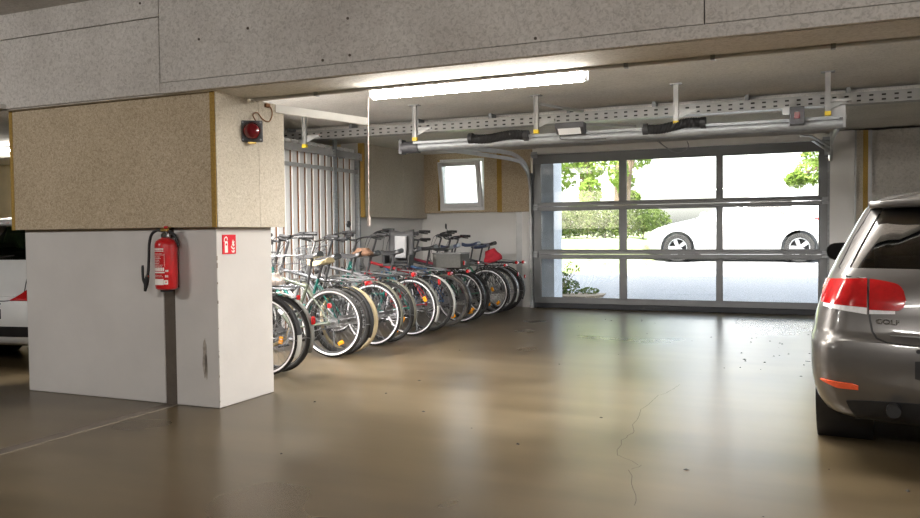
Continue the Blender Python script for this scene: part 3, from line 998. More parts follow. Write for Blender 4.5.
def saddle_mesh(wide):
    def f():
        rows = []
        L_ = .27
        for i in range(11):
            q = i / 10                       # 0 rear .. 1 nose
            x = -.11 + L_ * q
            hw = (.085 if wide else .068) * (1 - q) ** 1.1 + .021 * (1 - (q - .5) * .3) if q < 1 else .006
            if i == 0:
                hw *= .72
            top = .028 + .016 * (1 - q) ** 2 - .008 * sin(PI * q) + (.004 if q > .85 else 0)
            row = []
            for k in range(9):
                a = PI * k / 8
                row.append((x, hw * cos(a), top - .030 + .030 * sin(a) ** .6))
            rows.append(row)
        mb = MB().grid(rows)
        n = 9
        mb.f += [tuple((i * n, (i + 1) * n, (i + 1) * n + n - 1, i * n + n - 1)) for i in range(10)]
        mb.f += [tuple(range(9)), tuple(10 * n + k for k in range(8, -1, -1))]
        return mb.mesh('saddle', ang=70)
    return cached(('saddle', wide), f)


def make_bike(P, y, label):
    """local x: forward, z up, origin on the floor under the rear axle"""
    t = empty('bicycle', (-4.378 + P.get('dx', 0), y, 0), PI + math.radians(P.get('yaw', 0)), label, 'bicycle', 'bicycles parked in a row along the wall')
    fm = P['frame']
    w = P.get('tw', .021)
    steer = math.radians(P.get('steer', 0))
    # frame
    mb = MB()
    ra, bb, sb = (0, 0, WR), (.45, 0, .285), (.27, 0, P.get('seat', .78))
    ht, hb = (.83, 0, .90), (.875, 0, .765)
    r = .019
    mb.cyl(bb, sb, .016, 10); mb.cyl(hb, ht, .019, 10); mb.cyl((bb[0], -.038, bb[2]), (bb[0], .038, bb[2]), .021, 12)
    if P.get('low'):
        mb.tube(spline([hb, (.66, 0, .48), (.55, 0, .36), bb], 5), .021, 10)
        mb.tube(spline([(.845, 0, .85), (.62, 0, .57), (.50, 0, .50), (.37, 0, .505)], 5), .017, 10)
    else:
        mb.cyl(hb, bb, .022, 10)
        mb.cyl((ht[0] + .01, 0, ht[2] - .03), (sb[0] + .01, 0, sb[2] - .03), r, 10)
    for s in (-1, 1):
        mb.tube([(0, s * .062, WR), (.12, s * .05, .335), (.40, s * .03, .29)], .0095, 8)
        mb.tube([(0, s * .062, WR), (.1, s * .045, .50), (sb[0], s * .017, sb[2] - .06)], .008, 8)
        mb.box(-.014, .014, s * .062 - .004, s * .062 + .004, WR - .02, WR + .02)
    fr = mb.obj('frame', fm, t)
    if P.get('flash'):
        mb = MB()
        for q in P['flash']:
            a, b = Vector(hb).lerp(Vector(bb), q), Vector(hb).lerp(Vector(bb), q + .09)
            mb.cyl(a, b, .0235, 10)
        mb.obj('reflective_tape', 'reflex', fr)
    # seat post, saddle
    sx, sz = sb[0] - .055, P.get('sh', .97)
    MB().cyl(sb, (sx, 0, sz), .0135, 10).obj('seat_post', 'bar_dark', t)
    s = link('saddle', saddle_mesh(P.get('wide', False)), P.get('saddle', 'saddle_black'), t)
    s.location = (sx + .02, 0, sz); s.scale = (1.05, 1.1, 1.7)
    MB().tube([(sx - .05, .02, sz + .008), (sx + .08, .012, sz - .004)], .004, 5).tube([(sx - .05, -.02, sz + .008), (sx + .08, -.012, sz - .004)], .004, 5).obj('rails', 'steel', s).matrix_parent_inverse = Matrix.Identity(4)
    s.children[0].location = (-(sx + .02), 0, -sz)
    # rear wheel
    def wheel(parent, c, rear):
        e = bpy.data.objects.new('wheel', None); COL.objects.link(e); e.parent = parent; e.location = c
        e.rotation_euler = (0, rnd.uniform(0, 6.28), 0)
        link('tyre', tyre_mesh(w), P.get('tyre', 'rubber') if rear or not P.get('ftyre') else P['ftyre'], e)
        link('rim', rim_mesh(w), P.get('rim', 'rim_dark'), e)
        link('spokes', spokes_mesh(w), 'spoke_steel', e)
        link('hub', hub_mesh(), 'steel', e)
        if P.get('band'):
            link('reflective_band', strip_mesh(w), 'reflex', e)
        if rear:
            link('cassette', cassette_mesh(), 'steel', e)
        return e
    rw = wheel(t, ra, True)
    rw.rotation_euler = (0, 0, 0)
    for (dx, dz) in P.get('amber', ()):
        q = bulb(rw, 'spoke_reflector', 'amber', (-dx, .0, dz), (.068, .02, .042), (0, math.atan2(dz, dx) + PI / 2, 0), .008)
    if P.get('red_spoke'):
        dx, dz = P['red_spoke']
        bulb(rw, 'spoke_reflector', 'red_lens', (-dx, .0, dz), (.05, .018, .05), (0, 0, 0), .02)
    # fork, front wheel, handlebar turn together about the head axis
    st = bpy.data.objects.new('fork', None)
    A = Vector((hb[0], 0, hb[2])); ax = (Vector(ht) - A).normalized()
    mb = MB()
    L0 = lambda p: Vector(p) - A
    for sgn in (-1, 1):
        mb.tube(spline([(.905, sgn * .01, .735), (.915, sgn * .048, .70), (.975, sgn * .05, .50), (1.06, sgn * .052, WR)], 4), [.013] * 5 + [.012] * 4 + [.011] * 3 + [.009], 8)
    mb.v = [tuple(Vector(v) - A) for v in mb.v]
    fk = mb.obj('fork', P.get('forkm', fm), t)
    fk.location = A
    fk.rotation_mode = 'QUATERNION'
    from mathutils import Quaternion
    fk.rotation_quaternion = Quaternion(ax, steer)
    wheel(fk, L0((1.06, 0, WR)), False)
    # handlebar
    hz = P.get('hz', 1.12)
    top = Vector((.83 - (hz - .90) * .33, 0, hz))
    mb = MB()
    mb.cyl(L0(ht), L0(top), .014, 10)
    if P.get('bar') == 'flat':
        fwd = top + Vector((.07, 0, .01))
        mb.cyl(L0(top), L0(fwd), .014, 10)
        pts = [fwd + Vector((x, yy, zz)) for x, yy, zz in ((-.05, -.30, .02), (-.02, -.17, .012), (0, -.05, 0), (0, .05, 0), (-.02, .17, .012), (-.05, .30, .02))]
    else:
        fwd = top + Vector((.05, 0, .02))
        mb.cyl(L0(top), L0(fwd), .014, 10)
        pts = [fwd + Vector((x, yy, zz)) for x, yy, zz in ((-.24, -.31, .045), (-.13, -.275, .05), (-.02, -.17, .035), (0.01, -.05, 0), (.01, .05, 0), (-.02, .17, .035), (-.13, .275, .05), (-.24, .31, .045))]
    sp = [L0(p) for p in spline(pts, 5)]
    mb.tube(sp, .011, 8)
    hbq = mb.obj('handlebar', P.get('barm', 'bar_dark'), fk)
    n = len(sp)
    for idx in ((0, 6), (n - 7, n - 1)):
        seg = sp[idx[0]:idx[1] + 1]
        MB().tube(seg, .020, 8).obj('grip', P.get('grip', 'black_plastic'), hbq)
    for i0, sgn in ((6, -1), (n - 7, 1)):
        p = sp[i0]
        q = sp[0] if sgn < 0 else sp[-1]
        d = (q - p).normalized()
        mb = MB().tube(spline([p, p + Vector((.05, 0, -.01)) + d * .03, p + Vector((.055, 0, -.025)) + d * .10, p + Vector((.045, 0, -.03)) + d * .15], 4), .009, 6)
        mb.cyl(p - d * .02, p + d * .025, .022, 8)
        mb.obj('brake_lever', 'black_plastic', hbq)
    # cables from the bar down to the frame
    c0 = sp[n // 2]
    mb = MB()
    for sgn, k in ((-1, 8), (1, n - 9)):
        mb.tube(spline([sp[k], sp[k] + Vector((.10, -sgn * .05, -.05)), L0((.93, sgn * .03, .90)), L0((.90, sgn * .03, .78))], 4), .003, 5)
    mb.obj('brake_cable', 'black_plastic', hbq)
    if P.get('bell'):
        MB().lathe([(0, 0), (.026, 0), (.026, .012), (.016, .024), (0, .028)], Matrix.Translation(sp[n - 9] + Vector((0, 0, .012))), 14).obj('bell', P['bell'], hbq)
    if P.get('mirror'):
        mb = MB().tube([sp[-2], sp[-2] + Vector((.02, .03, .12))], .004, 6)
        mb.lathe([(0, 0), (.04, 0), (.04, .012), (0, .012)], Matrix.Translation(sp[-2] + Vector((.02, .03, .13))) @ Matrix.Rotation(PI / 2, 4, 'Y'), 16)
        mb.obj('mirror', 'black_plastic', hbq)
    if P.get('barend'):
        mb = MB()
        for q, sgn in ((sp[0], -1), (sp[-1], 1)):
            mb.tube([q, q + Vector((.07, sgn * .02, .06)), q + Vector((.12, -sgn * .005, .09))], .012, 8)
        mb.obj('bar_end', 'black_plastic', hbq)
    # headlight
    if P.get('headlight', True):
        mb = MB().lathe([(0, -.04), (.018, -.035), (.03, 0), (.031, .012), (0, .016)], Matrix.Translation(L0((.965, 0, .80))) @ Matrix.Rotation(PI / 2, 4, 'Y'), 14)
        mb.obj('headlight', 'black_plastic', fk)
    # mudguards
    if P.get('guard'):
        def guard(mbx, cx, a0, a1, wy=.027):
            rows = []
            for i in range(17):
                a = math.radians(a0 + (a1 - a0) * i / 16)
                row = []
                for k in range(5):
                    bq = PI * k / 4
                    rr_ = WR + .012 + .014 * sin(bq)
                    row.append((cx[0] + rr_ * cos(a), wy * cos(bq), cx[2] + rr_ * sin(a)))
                rows.append(row)
            mbx.grid(rows)
            return rows
        mb = MB()
        rows = guard(mb, ra, 35, 205)
        g = mb.obj('mudguard', P['guard'], t)
        m2 = g.modifiers.new('solid', 'SOLIDIFY'); m2.thickness = .002
        mb = MB()
        e = rows[14][0]
        for sgn in (-1, 1):
            mb.tube([(0, sgn * .06, WR), (e[0], sgn * .027, e[2])], .0022, 5)
            mb.tube([(0, sgn * .06, WR), (rows[10][0][0], sgn * .027, rows[10][0][2])], .0022, 5)
        mb.obj('stay', 'steel', g)
        if P.get('tip'):
            mb = MB()
            guard(mb, ra, 176, 207, .0285)
            q = mb.obj('mudguard_tip', P['tip'], g)
            m2 = q.modifiers.new('solid', 'SOLIDIFY'); m2.thickness = .004
        mb = MB()
        guard(mb, (1.06, 0, WR), 40, 165)
        mb.v = [tuple(Vector(v) - A) for v in mb.v]
        g2 = mb.obj('mudguard', P['guard'], fk)
        m2 = g2.modifiers.new('solid', 'SOLIDIFY'); m2.thickness = .002
    # rack
    if P.get('rack'):
        z = P.get('rz', .775)
        mb = MB()
        x0, x1 = -.28 + P.get('rs', 0), .16
        mb.tube([(x1, -.055, z), (x0, -.065, z), (x0 - .03, 0, z), (x0, .065, z), (x1, .055, z)], .006, 6)
        for k in (-.02, .02):
            mb.cyl((x0, k, z), (x1, k, z), .004, 6)
        for k in (0, .33, .66, 1):
            xx = x0 + (x1 - x0) * k
            mb.cyl((xx, -.06, z), (xx, .06, z), .004, 6)
        for sgn in (-1, 1):
            mb.tube([(0, sgn * .068, WR + .02), (-.08, sgn * .066, z)], .005, 6)
            mb.tube([(0, sgn * .068, WR + .02), (.07, sgn * .060, z)], .005, 6)
        mb.cyl((x1, 0, z), (sb[0] - .0, 0, z - .0), .005, 6)
        rk = mb.obj('rear_rack', P.get('rackm', 'black_plastic'), t)
        if P.get('clip', True):
            MB().tube([(x0 + .04, -.05, z + .015), (x1 - .03, -.03, z + .05), (x1 - .03, .03, z + .05), (x0 + .04, .05, z + .015)], .004, 6).obj('spring_clip', 'steel', rk)
    # tail light
    if P.get('tail'):
        kind, tx, tz = P['tail']
        d = {'box': (.045, .07, .05), 'round': (.03, .045, .045), 'bar': (.035, .12, .045), 'pill': (.03, .05, .075)}[kind]
        bulb(t, 'tail_light', 'red_lens', (tx, 0, tz), d, (0, 0, 0), .014)
        MB().cyl((tx, 0, tz), (tx + .06, 0, tz - .015 if kind != 'bar' else tz), .008, 8).obj('light_bracket', 'black_plastic', t)
    for k, (tx, tz, m_) in enumerate(P.get('lights', ())):
        bulb(t, 'reflector', m_, (tx, 0, tz), (.02, .05, .06), (0, 0, 0), .01)
    # crank set
    mb = MB().lathe([(.0, -.002), (.085, -.002), (.085, .002), (0, .002)], Matrix.Translation((bb[0], -.055, bb[2])) @ MY, 28)
    ck = mb.obj('chainring', 'spoke_steel', t)
    ca = rnd.uniform(0, 6.28)
    mb = MB()
    for sgn in (-1, 1):
        dx, dz = .17 * cos(ca) * sgn, .17 * sin(ca) * sgn
        mb.tube([(bb[0], sgn * .06, bb[2]), (bb[0] + dx, sgn * .085, bb[2] + dz)], [.012, .008], 8)
    cr = mb.obj('crank', 'steel', t)
    for sgn in (-1, 1):
        dx, dz = .17 * cos(ca) * sgn, .17 * sin(ca) * sgn
        bulb(t, 'pedal', 'black_plastic', (bb[0] + dx, sgn * .13, bb[2] + dz), (.085, .09, .024), (0, .2, 0), .006)
    mb = MB()
    for zz in (1, -1):
        mb.cyl((0, -.05, WR + zz * .04), (bb[0], -.055, bb[2] + zz * .083), .005, 5)
    mb.obj('chain', 'steel', t)
    if P.get('stand'):
        MB().tube([(.16, .05, .30), (.10, .13, .03), (.115, .135, .012)], .009, 7).obj('kickstand', 'steel', t)
    if P.get('basket'):
        (bx, bz, key, lx, wy, hz_, m_) = P['basket']
        q = link('basket', wire_basket_mesh(key, lx, wy, hz_, .16, 8, 6, 4), m_, t)
        q.location = (bx, 0, bz)
    if P.get('front_basket'):
        (key, lx, wy, hz_, m_) = P['front_basket']
        q = link('basket', wire_basket_mesh(key, lx, wy, hz_, .2, 7, 7, 5), m_, fk)
        q.location = L0((1.0, 0, .86))
    return t


def add_box_basket(t, c, d, m, rim):
    """soft open pannier box on the rack"""
    mb = MB()
    x, y, z = d[0] / 2, d[1] / 2, d[2]
    mb.box(-x, x, -y, -y + .012, 0, z).box(-x, x, y - .012, y, 0, z).box(-x, -x + .012, -y, y, 0, z).box(x - .012, x, -y, y, 0, z).box(-x, x, -y, y, 0, .012)
    o = mb.obj('basket', m, t, bev=.005)
    o.location = c
    MB().tube([(-x, -y, z), (x, -y, z), (x, y, z), (-x, y, z)], .008, 6, closed=True).obj('basket_rim', rim, o)
    return o


for nm, c, ro, me in (('bk_black', (.018, .018, .021), .5, 0), ('bk_sage', (.13, .15, .115), .35, .3), ('bk_silver', (.185, .192, .205), .38, .55), ('bk_teal', (.01, .13, .11), .3, .1),
                      ('bk_red', (.40, .02, .03), .3, .1), ('bk_maroon', (.20, .015, .035), .3, .1), ('bk_blue', (.05, .12, .26), .3, .2), ('bk_grey', (.17, .17, .18), .35, .4),
                      ('bk_white', (.48, .48, .46), .35, 0), ('bk_green', (.03, .20, .12), .3, .1), ('guard_olive', (.12, .115, .09), .5, 0), ('guard_grey', (.14, .14, .13), .45, .1)):
    mat(nm, c, ro + .08, me, var=.05, coat=.1)

A1_ = ((.21, -.12),)
bikes = [
    (5.79, dict(frame='bk_black', band=1, tw=.019, guard='bk_black', tip='bk_white', rack=1, rackm='bk_silver', clip=False, basket=(-.14, .79, 'b1', .36, .30, .27, 'bk_silver'), tail=('round', -.36, .70), low=1, hz=1.13, sh=.93, steer=12, amber=((.17, -.03),)),
     'bicycle nearest the pillar, with silver wire basket on its rear rack'),
    (5.99, dict(frame='bk_grey', tyre='rubber', tw=.022, guard='guard_grey', tail=('pill', -.375, .48), hz=1.14, sh=.95, steer=-14, bar='flat', saddle='saddle_black', forkm='bk_black'),
     'grey bicycle with dark mudguard and a low red light, between pillar and the sage frame'),
    (6.88, dict(frame='bk_sage', band=1, tw=.024, bar='flat', barend=1, hz=1.10, sh=1.0, seat=.74, steer=18, flash=(.35, .62), headlight=False, red_spoke=(-.02, .17), amber=((.10, -.20),), yaw=3),
     'sage green mountain bike without mudguards, bold white ring on its rear tyre'),
    (7.06, dict(frame='bk_teal', tw=.026, tyre='rubber', rack=1, rz=.755, tail=('bar', -.33, .745), saddle='saddle_tan', hz=1.16, sh=.93, low=1, steer=-10, wide=True, guard='bk_black', front_basket=('fb0', .22, .32, .2, 'bk_black')),
     'teal bicycle with tan saddle and a broad red light behind its rack'),
    (7.21, dict(frame='bk_silver', tw=.023, tyre='rubber_cream', rack=1, rackm='bk_silver', hz=1.17, sh=.97, steer=8, amber=((.21, -.12),), stand=1, flash=(.3,)),
     'silver bicycle with cream coloured rear tyre'),
    (7.76, dict(frame='bk_silver', band=1, tw=.021, guard='guard_olive', rack=1, hz=1.15, sh=.98, steer=-20, amber=((-.12, .14),), low=1, bar='city', wide=True, barm='chrome', dx=-.02, bell='chrome', stand=1),
     'silver bicycle with olive mudguard over a white-ringed rear tyre'),
    (8.06, dict(frame='bk_grey', tw=.02, guard='guard_olive', rack=1, tail=('box', -.35, .78), hz=1.17, sh=.98, steer=15, amber=((.20, -.08), (.10, -.22)), front_basket=('fb1', .27, .36, .24, 'bk_silver'), yaw=-2),
     'grey bicycle with silver wire front basket and olive mudguard'),
    (8.65, dict(frame='bk_teal', band=1, tw=.02, guard='guard_grey', tip='bk_white', rack=1, rz=.75, rs=.05, tail=('pill', -.385, .66), hz=1.15, sh=.99, steer=-8, amber=((.19, .10),), low=1, mirror=1, bar='city'),
     'teal bicycle with grey mudguard, white tip and white-ringed tyre'),
    (9.14, dict(frame='bk_red', tw=.019, guard='bk_white', rack=1, rackm='bk_silver', tail=('bar', -.31, .735), hz=1.19, sh=1.0, steer=20, stand=1, bar='city'),
     'red bicycle with white mudguards'),
    (9.65, dict(frame='bk_blue', tw=.022, tyre='rubber_grey', guard='bk_black', rack=1, tail=('box', -.34, .74), hz=1.20, sh=1.02, steer=-16, amber=((.12, -.21),), bar='flat'),
     'blue bicycle carrying an open grey box on its rear rack'),
    (10.16, dict(frame='bk_black', band=1, tw=.021, rack=1, rz=.81, rs=.07, guard='bk_black', hz=1.18, sh=1.0, steer=10, amber=((.18, -.17),), flash=(.2, .45), tail=('round', -.28, .83), bell='chrome'),
     'black bicycle with white-ringed rear tyre and small round tail light'),
    (10.41, dict(frame='bk_maroon', tw=.025, rack=0, hz=1.14, sh=1.02, steer=-12, amber=((.05, -.23),), bar='flat', saddle='saddle_navy'),
     'maroon bicycle with plain thick black tyres and navy saddle, no rack'),
    (11.18, dict(frame='bk_green', band=1, tw=.022, guard='bk_black', rack=1, rz=.745, rs=.03, hz=1.17, sh=1.04, steer=14, amber=((.09, .04), (.18, -.16), (.02, -.19)), saddle='saddle_navy', mirror=1, wide=True, tail=('bar', -.305, .755)),
     'dark green bicycle with white-ringed tyre and broad navy saddle'),
    (11.55, dict(frame='bk_silver', tw=.019, guard='bk_silver', tip='bk_white', rack=1, rackm='bk_black', tail=('box', -.35, .78), hz=1.13, sh=1.0, steer=-6, saddle='saddle_navy', lights=((-.368, .60, 'red_lens'),)),
     'silver bicycle with silver mudguards and a red pannier bag'),
    (11.86, dict(frame='bk_black', tw=.027, guard='bk_black', rack=1, tail=('box', -.35, .775), hz=1.14, sh=1.03, steer=8, wide=True, bar='flat', lights=((-.375, .55, 'red_lens'),)),
     'last bicycle of the row, black with fat black tyres beside the door frame'),
]
B = []
for y, P, lab in bikes:
    B.append(make_bike(P, y, lab))
add_box_basket(B[9], (-.10, 0, .785), (.40, .30, .19), 'cloth_grey', 'bk_grey')
bulb(B[9], 'reflector', 'red_lens', (-.31, .06, .85), (.02, .04, .06))


def bag(name, m, loc, d, rot, label, cat, parent=None):
    """soft sack: rounded, tapered towards the top"""
    rows = []
    for i in range(9):
        q = i / 8
        s = (1 - .35 * q * q) * (.80 + .20 * sin(PI * min(1, q * 1.3 + .15)))
        row = []
        for k in range(24):
            a = 2 * PI * k / 24
            ca_, sa_ = cos(a), sin(a)
            e = .55
            row.append((d[0] / 2 * s * math.copysign(abs(ca_) ** e, ca_), d[1] / 2 * s * math.copysign(abs(sa_) ** e, sa_), d[2] * q))
        row.append(row[0]); rows.append(row)
    mb = MB().grid(rows)
    mb.f += [tuple(range(23, -1, -1)), tuple(8 * 25 + k for k in range(24))]
    o = mb.obj(name, m, parent, ang=50)
    o.location = loc; o.rotation_euler = rot
    if label:
        tag(o, label, cat)
    return o


bag('pannier_bag', 'cloth_red', (.02, .0, .785), (.30, .16, .20), (0, .35, 0), None, None, B[13])
bag('saddle_cover', 'wicker', (-4.54, 7.80, 1.0), (.25, .17, .085), (0, 0, .1), 'brown furry cover lying over the saddle of the silver olive-guarded bicycle', 'saddle cover')
bag('shopping_bag', 'cord_pale', (-4.28, 5.80, .805), (.18, .16, .10), (0, 0, .3), 'small pale bag inside the silver wire basket by the pillar', 'bag')
# child seat behind the red bicycle
cs = empty('child_seat', (-4.66, 8.93, .84), math.radians(-75), 'dark child seat with pale liner mounted between red and teal bicycles', 'child seat')
rows = [[(-.02 + .10 * q * q - .16 * q, yy, .03 + .42 * q - .03 * (1 - abs(yy) / .15)) for yy in (-.16, -.13, -.06, 0, .06, .13, .16)] for q in [i / 6 for i in range(7)]]
mb = MB().grid(rows)
o = mb.obj('shell', 'black_plastic', cs); m2 = o.modifiers.new('solid', 'SOLIDIFY'); m2.thickness = .03
mb = MB().box(-.05, .24, -.15, .15, 0, .035).box(.0, .24, -.17, -.14, .0, .14).box(.0, .24, .14, .17, .0, .14)
mb.obj('seat', 'black_plastic', cs, bev=.012)
mb = MB().grid([[(.03 + .10 * q * q - .16 * q, yy, .10 + .27 * q) for yy in (-.075, -.04, 0, .04, .075)] for q in [i / 5 for i in range(6)]])
o = mb.obj('liner', 'liner_grey', cs); m2 = o.modifiers.new('solid', 'SOLIDIFY'); m2.thickness = .02
MB().tube([(.20, 0, .0), (.35, 0, -.12)], .012, 8).obj('mount', 'steel', cs)

# ------------------------------------------------------------------ cars

def lerp_tab(tab, z):
    if z <= tab[0][0]: return tab[0][1]
    for (a, va), (b, vb) in zip(tab[:-1], tab[1:]):
        if z <= b:
            q = (z - a) / (b - a)
            return va + (vb - va) * q
    return tab[-1][1]


class CarShape:
    YR = [(.2, .16), (.24, .08), (.30, .05), (.36, .03), (.42, .005), (.50, 0), (.60, .0), (.645, .012), (.66, .045), (.70, .062), (.78, .066), (.86, .078), (.94, .10), (.99, .125), (1.03, .155), (1.10, .205), (1.2, .285), (1.3, .37), (1.36, .425), (1.40, .47), (1.43, .54), (1.455, .68), (1.472, .95), (1.48, 1.3)]
    YF = [(.2, 4.10), (.3, 4.16), (.42, 4.2), (.55, 4.19), (.65, 4.15), (.72, 4.06), (.80, 3.9), (.88, 3.62), (.96, 3.22), (.99, 3.08), (1.03, 2.98), (1.1, 2.86), (1.2, 2.68), (1.3, 2.49), (1.36, 2.36), (1.40, 2.26), (1.43, 2.16), (1.455, 2.0), (1.472, 1.8), (1.48, 1.55)]
    WW = [(.2, .79), (.24, .83), (.30, .862), (.36, .878), (.42, .886), (.5, .893), (.6, .893), (.645, .890), (.66, .888), (.7, .884), (.78, .870), (.86, .847), (.94, .822), (.99, .805), (1.03, .788), (1.1, .757), (1.2, .71), (1.3, .662), (1.36, .63), (1.40, .595), (1.43, .555), (1.455, .48), (1.472, .38), (1.48, .25)]

    def __init__(s, stretch=1.):
        s.k = stretch

    def dims(s, z):
        w = lerp_tab(s.WW, z); yr = lerp_tab(s.YR, z); yf = lerp_tab(s.YF, z) * s.k
        return w, yr, yf

    def S(s, z, t, side=-1):
        """t 0..1 rear face centre to corner, 1..2 rear corner, 2..3 flank, 3..4 front corner, 4..5 front face"""
        w, yr, yf = s.dims(z)
        L = yf - yr
        rx, ry = min(.19, w * .4), min(.34, L * .2)
        fx, fy = min(.32, w * .5), min(.50, L * .25)
        bow = .075
        if t <= 1:
            x = (w - rx) * t; y = yr + bow * t * t
        elif t <= 2:
            a = (t - 1) * PI / 2
            x = w - rx + rx * sin(a) ** .9 if a > 0 else w - rx
            y = yr + bow + ry * (1 - cos(a) ** .95 if a < PI / 2 else 1)
        elif t <= 3:
            q = t - 2
            y0, y1 = yr + bow + ry, yf - fy - .1
            y = y0 + (y1 - y0) * q
            x = w - .02 * q * q
        elif t <= 4:
            a = (t - 3) * PI / 2
            x = (w - .02) - fx * (1 - cos(a)); y = yf - fy - .1 + fy * sin(a)
        else:
            q = t - 4
            x = (w - .02 - fx) * (1 - q); y = yf - .1 + .1 * (1 - (1 - q) ** 2)
        return Vector((side * x, y, z))

    def N(s, z, t, side):
        e = .004
        a = s.S(z, max(0, t - .01), side); b = s.S(z, min(5, t + .01), side)
        c = s.S(z - e, t, side); d = s.S(z + e, t, side)
        n = (b - a).cross(d - c)
        n.normalize()
        out = s.S(z, t, side) - Vector((0, 2.0, z - .1))
        return n if n.dot(out) > 0 else -n

    def t_of_x(s, z, x):
        """rear t for a given half-width position"""
        w, yr, yf = s.dims(z)
        rx = min(.19, w * .4)
        if x <= w - rx: return x / (w - rx)
        lo, hi = 1., 2.
        for _ in range(30):
            m_ = (lo + hi) / 2
            if abs(s.S(z, m_, 1).x) < x: lo = m_
            else: hi = m_
        return lo

    def t_of_y(s, z, y):
        lo, hi = 1., 4.
        for _ in range(30):
            m_ = (lo + hi) / 2
            if s.S(z, m_, 1).y < y: lo = m_
            else: hi = m_
        return lo


def patch(cs, lo, hi, tf, side, off, ns=14, nz=8, skirt=.012):
    """panel following the body: at s in 0..1 runs z from lo(s) to hi(s), along t = tf(s, z)"""
    rows, inner = [], []
    for j in range(nz + 1):
        r_, q_ = [], []
        for i in range(ns + 1):
            s_ = i / ns
            z = lo(s_) + (hi(s_) - lo(s_)) * j / nz
            t = tf(s_, z)
            n = cs.N(z, t, side); p = cs.S(z, t, side)
            r_.append(p + n * off); q_.append(p - n * skirt)
        rows.append(r_); inner.append(q_)
    mb = MB().grid(rows)
    edge_o = rows[0] + [r_[-1] for r_ in rows[1:]] + rows[-1][-2::-1] + [r_[0] for r_ in rows[-2:0:-1]]
    edge_i = inner[0] + [r_[-1] for r_ in inner[1:]] + inner[-1][-2::-1] + [r_[0] for r_ in inner[-2:0:-1]]
    mb.grid([edge_o + edge_o[:1], edge_i + edge_i[:1]])
    return mb


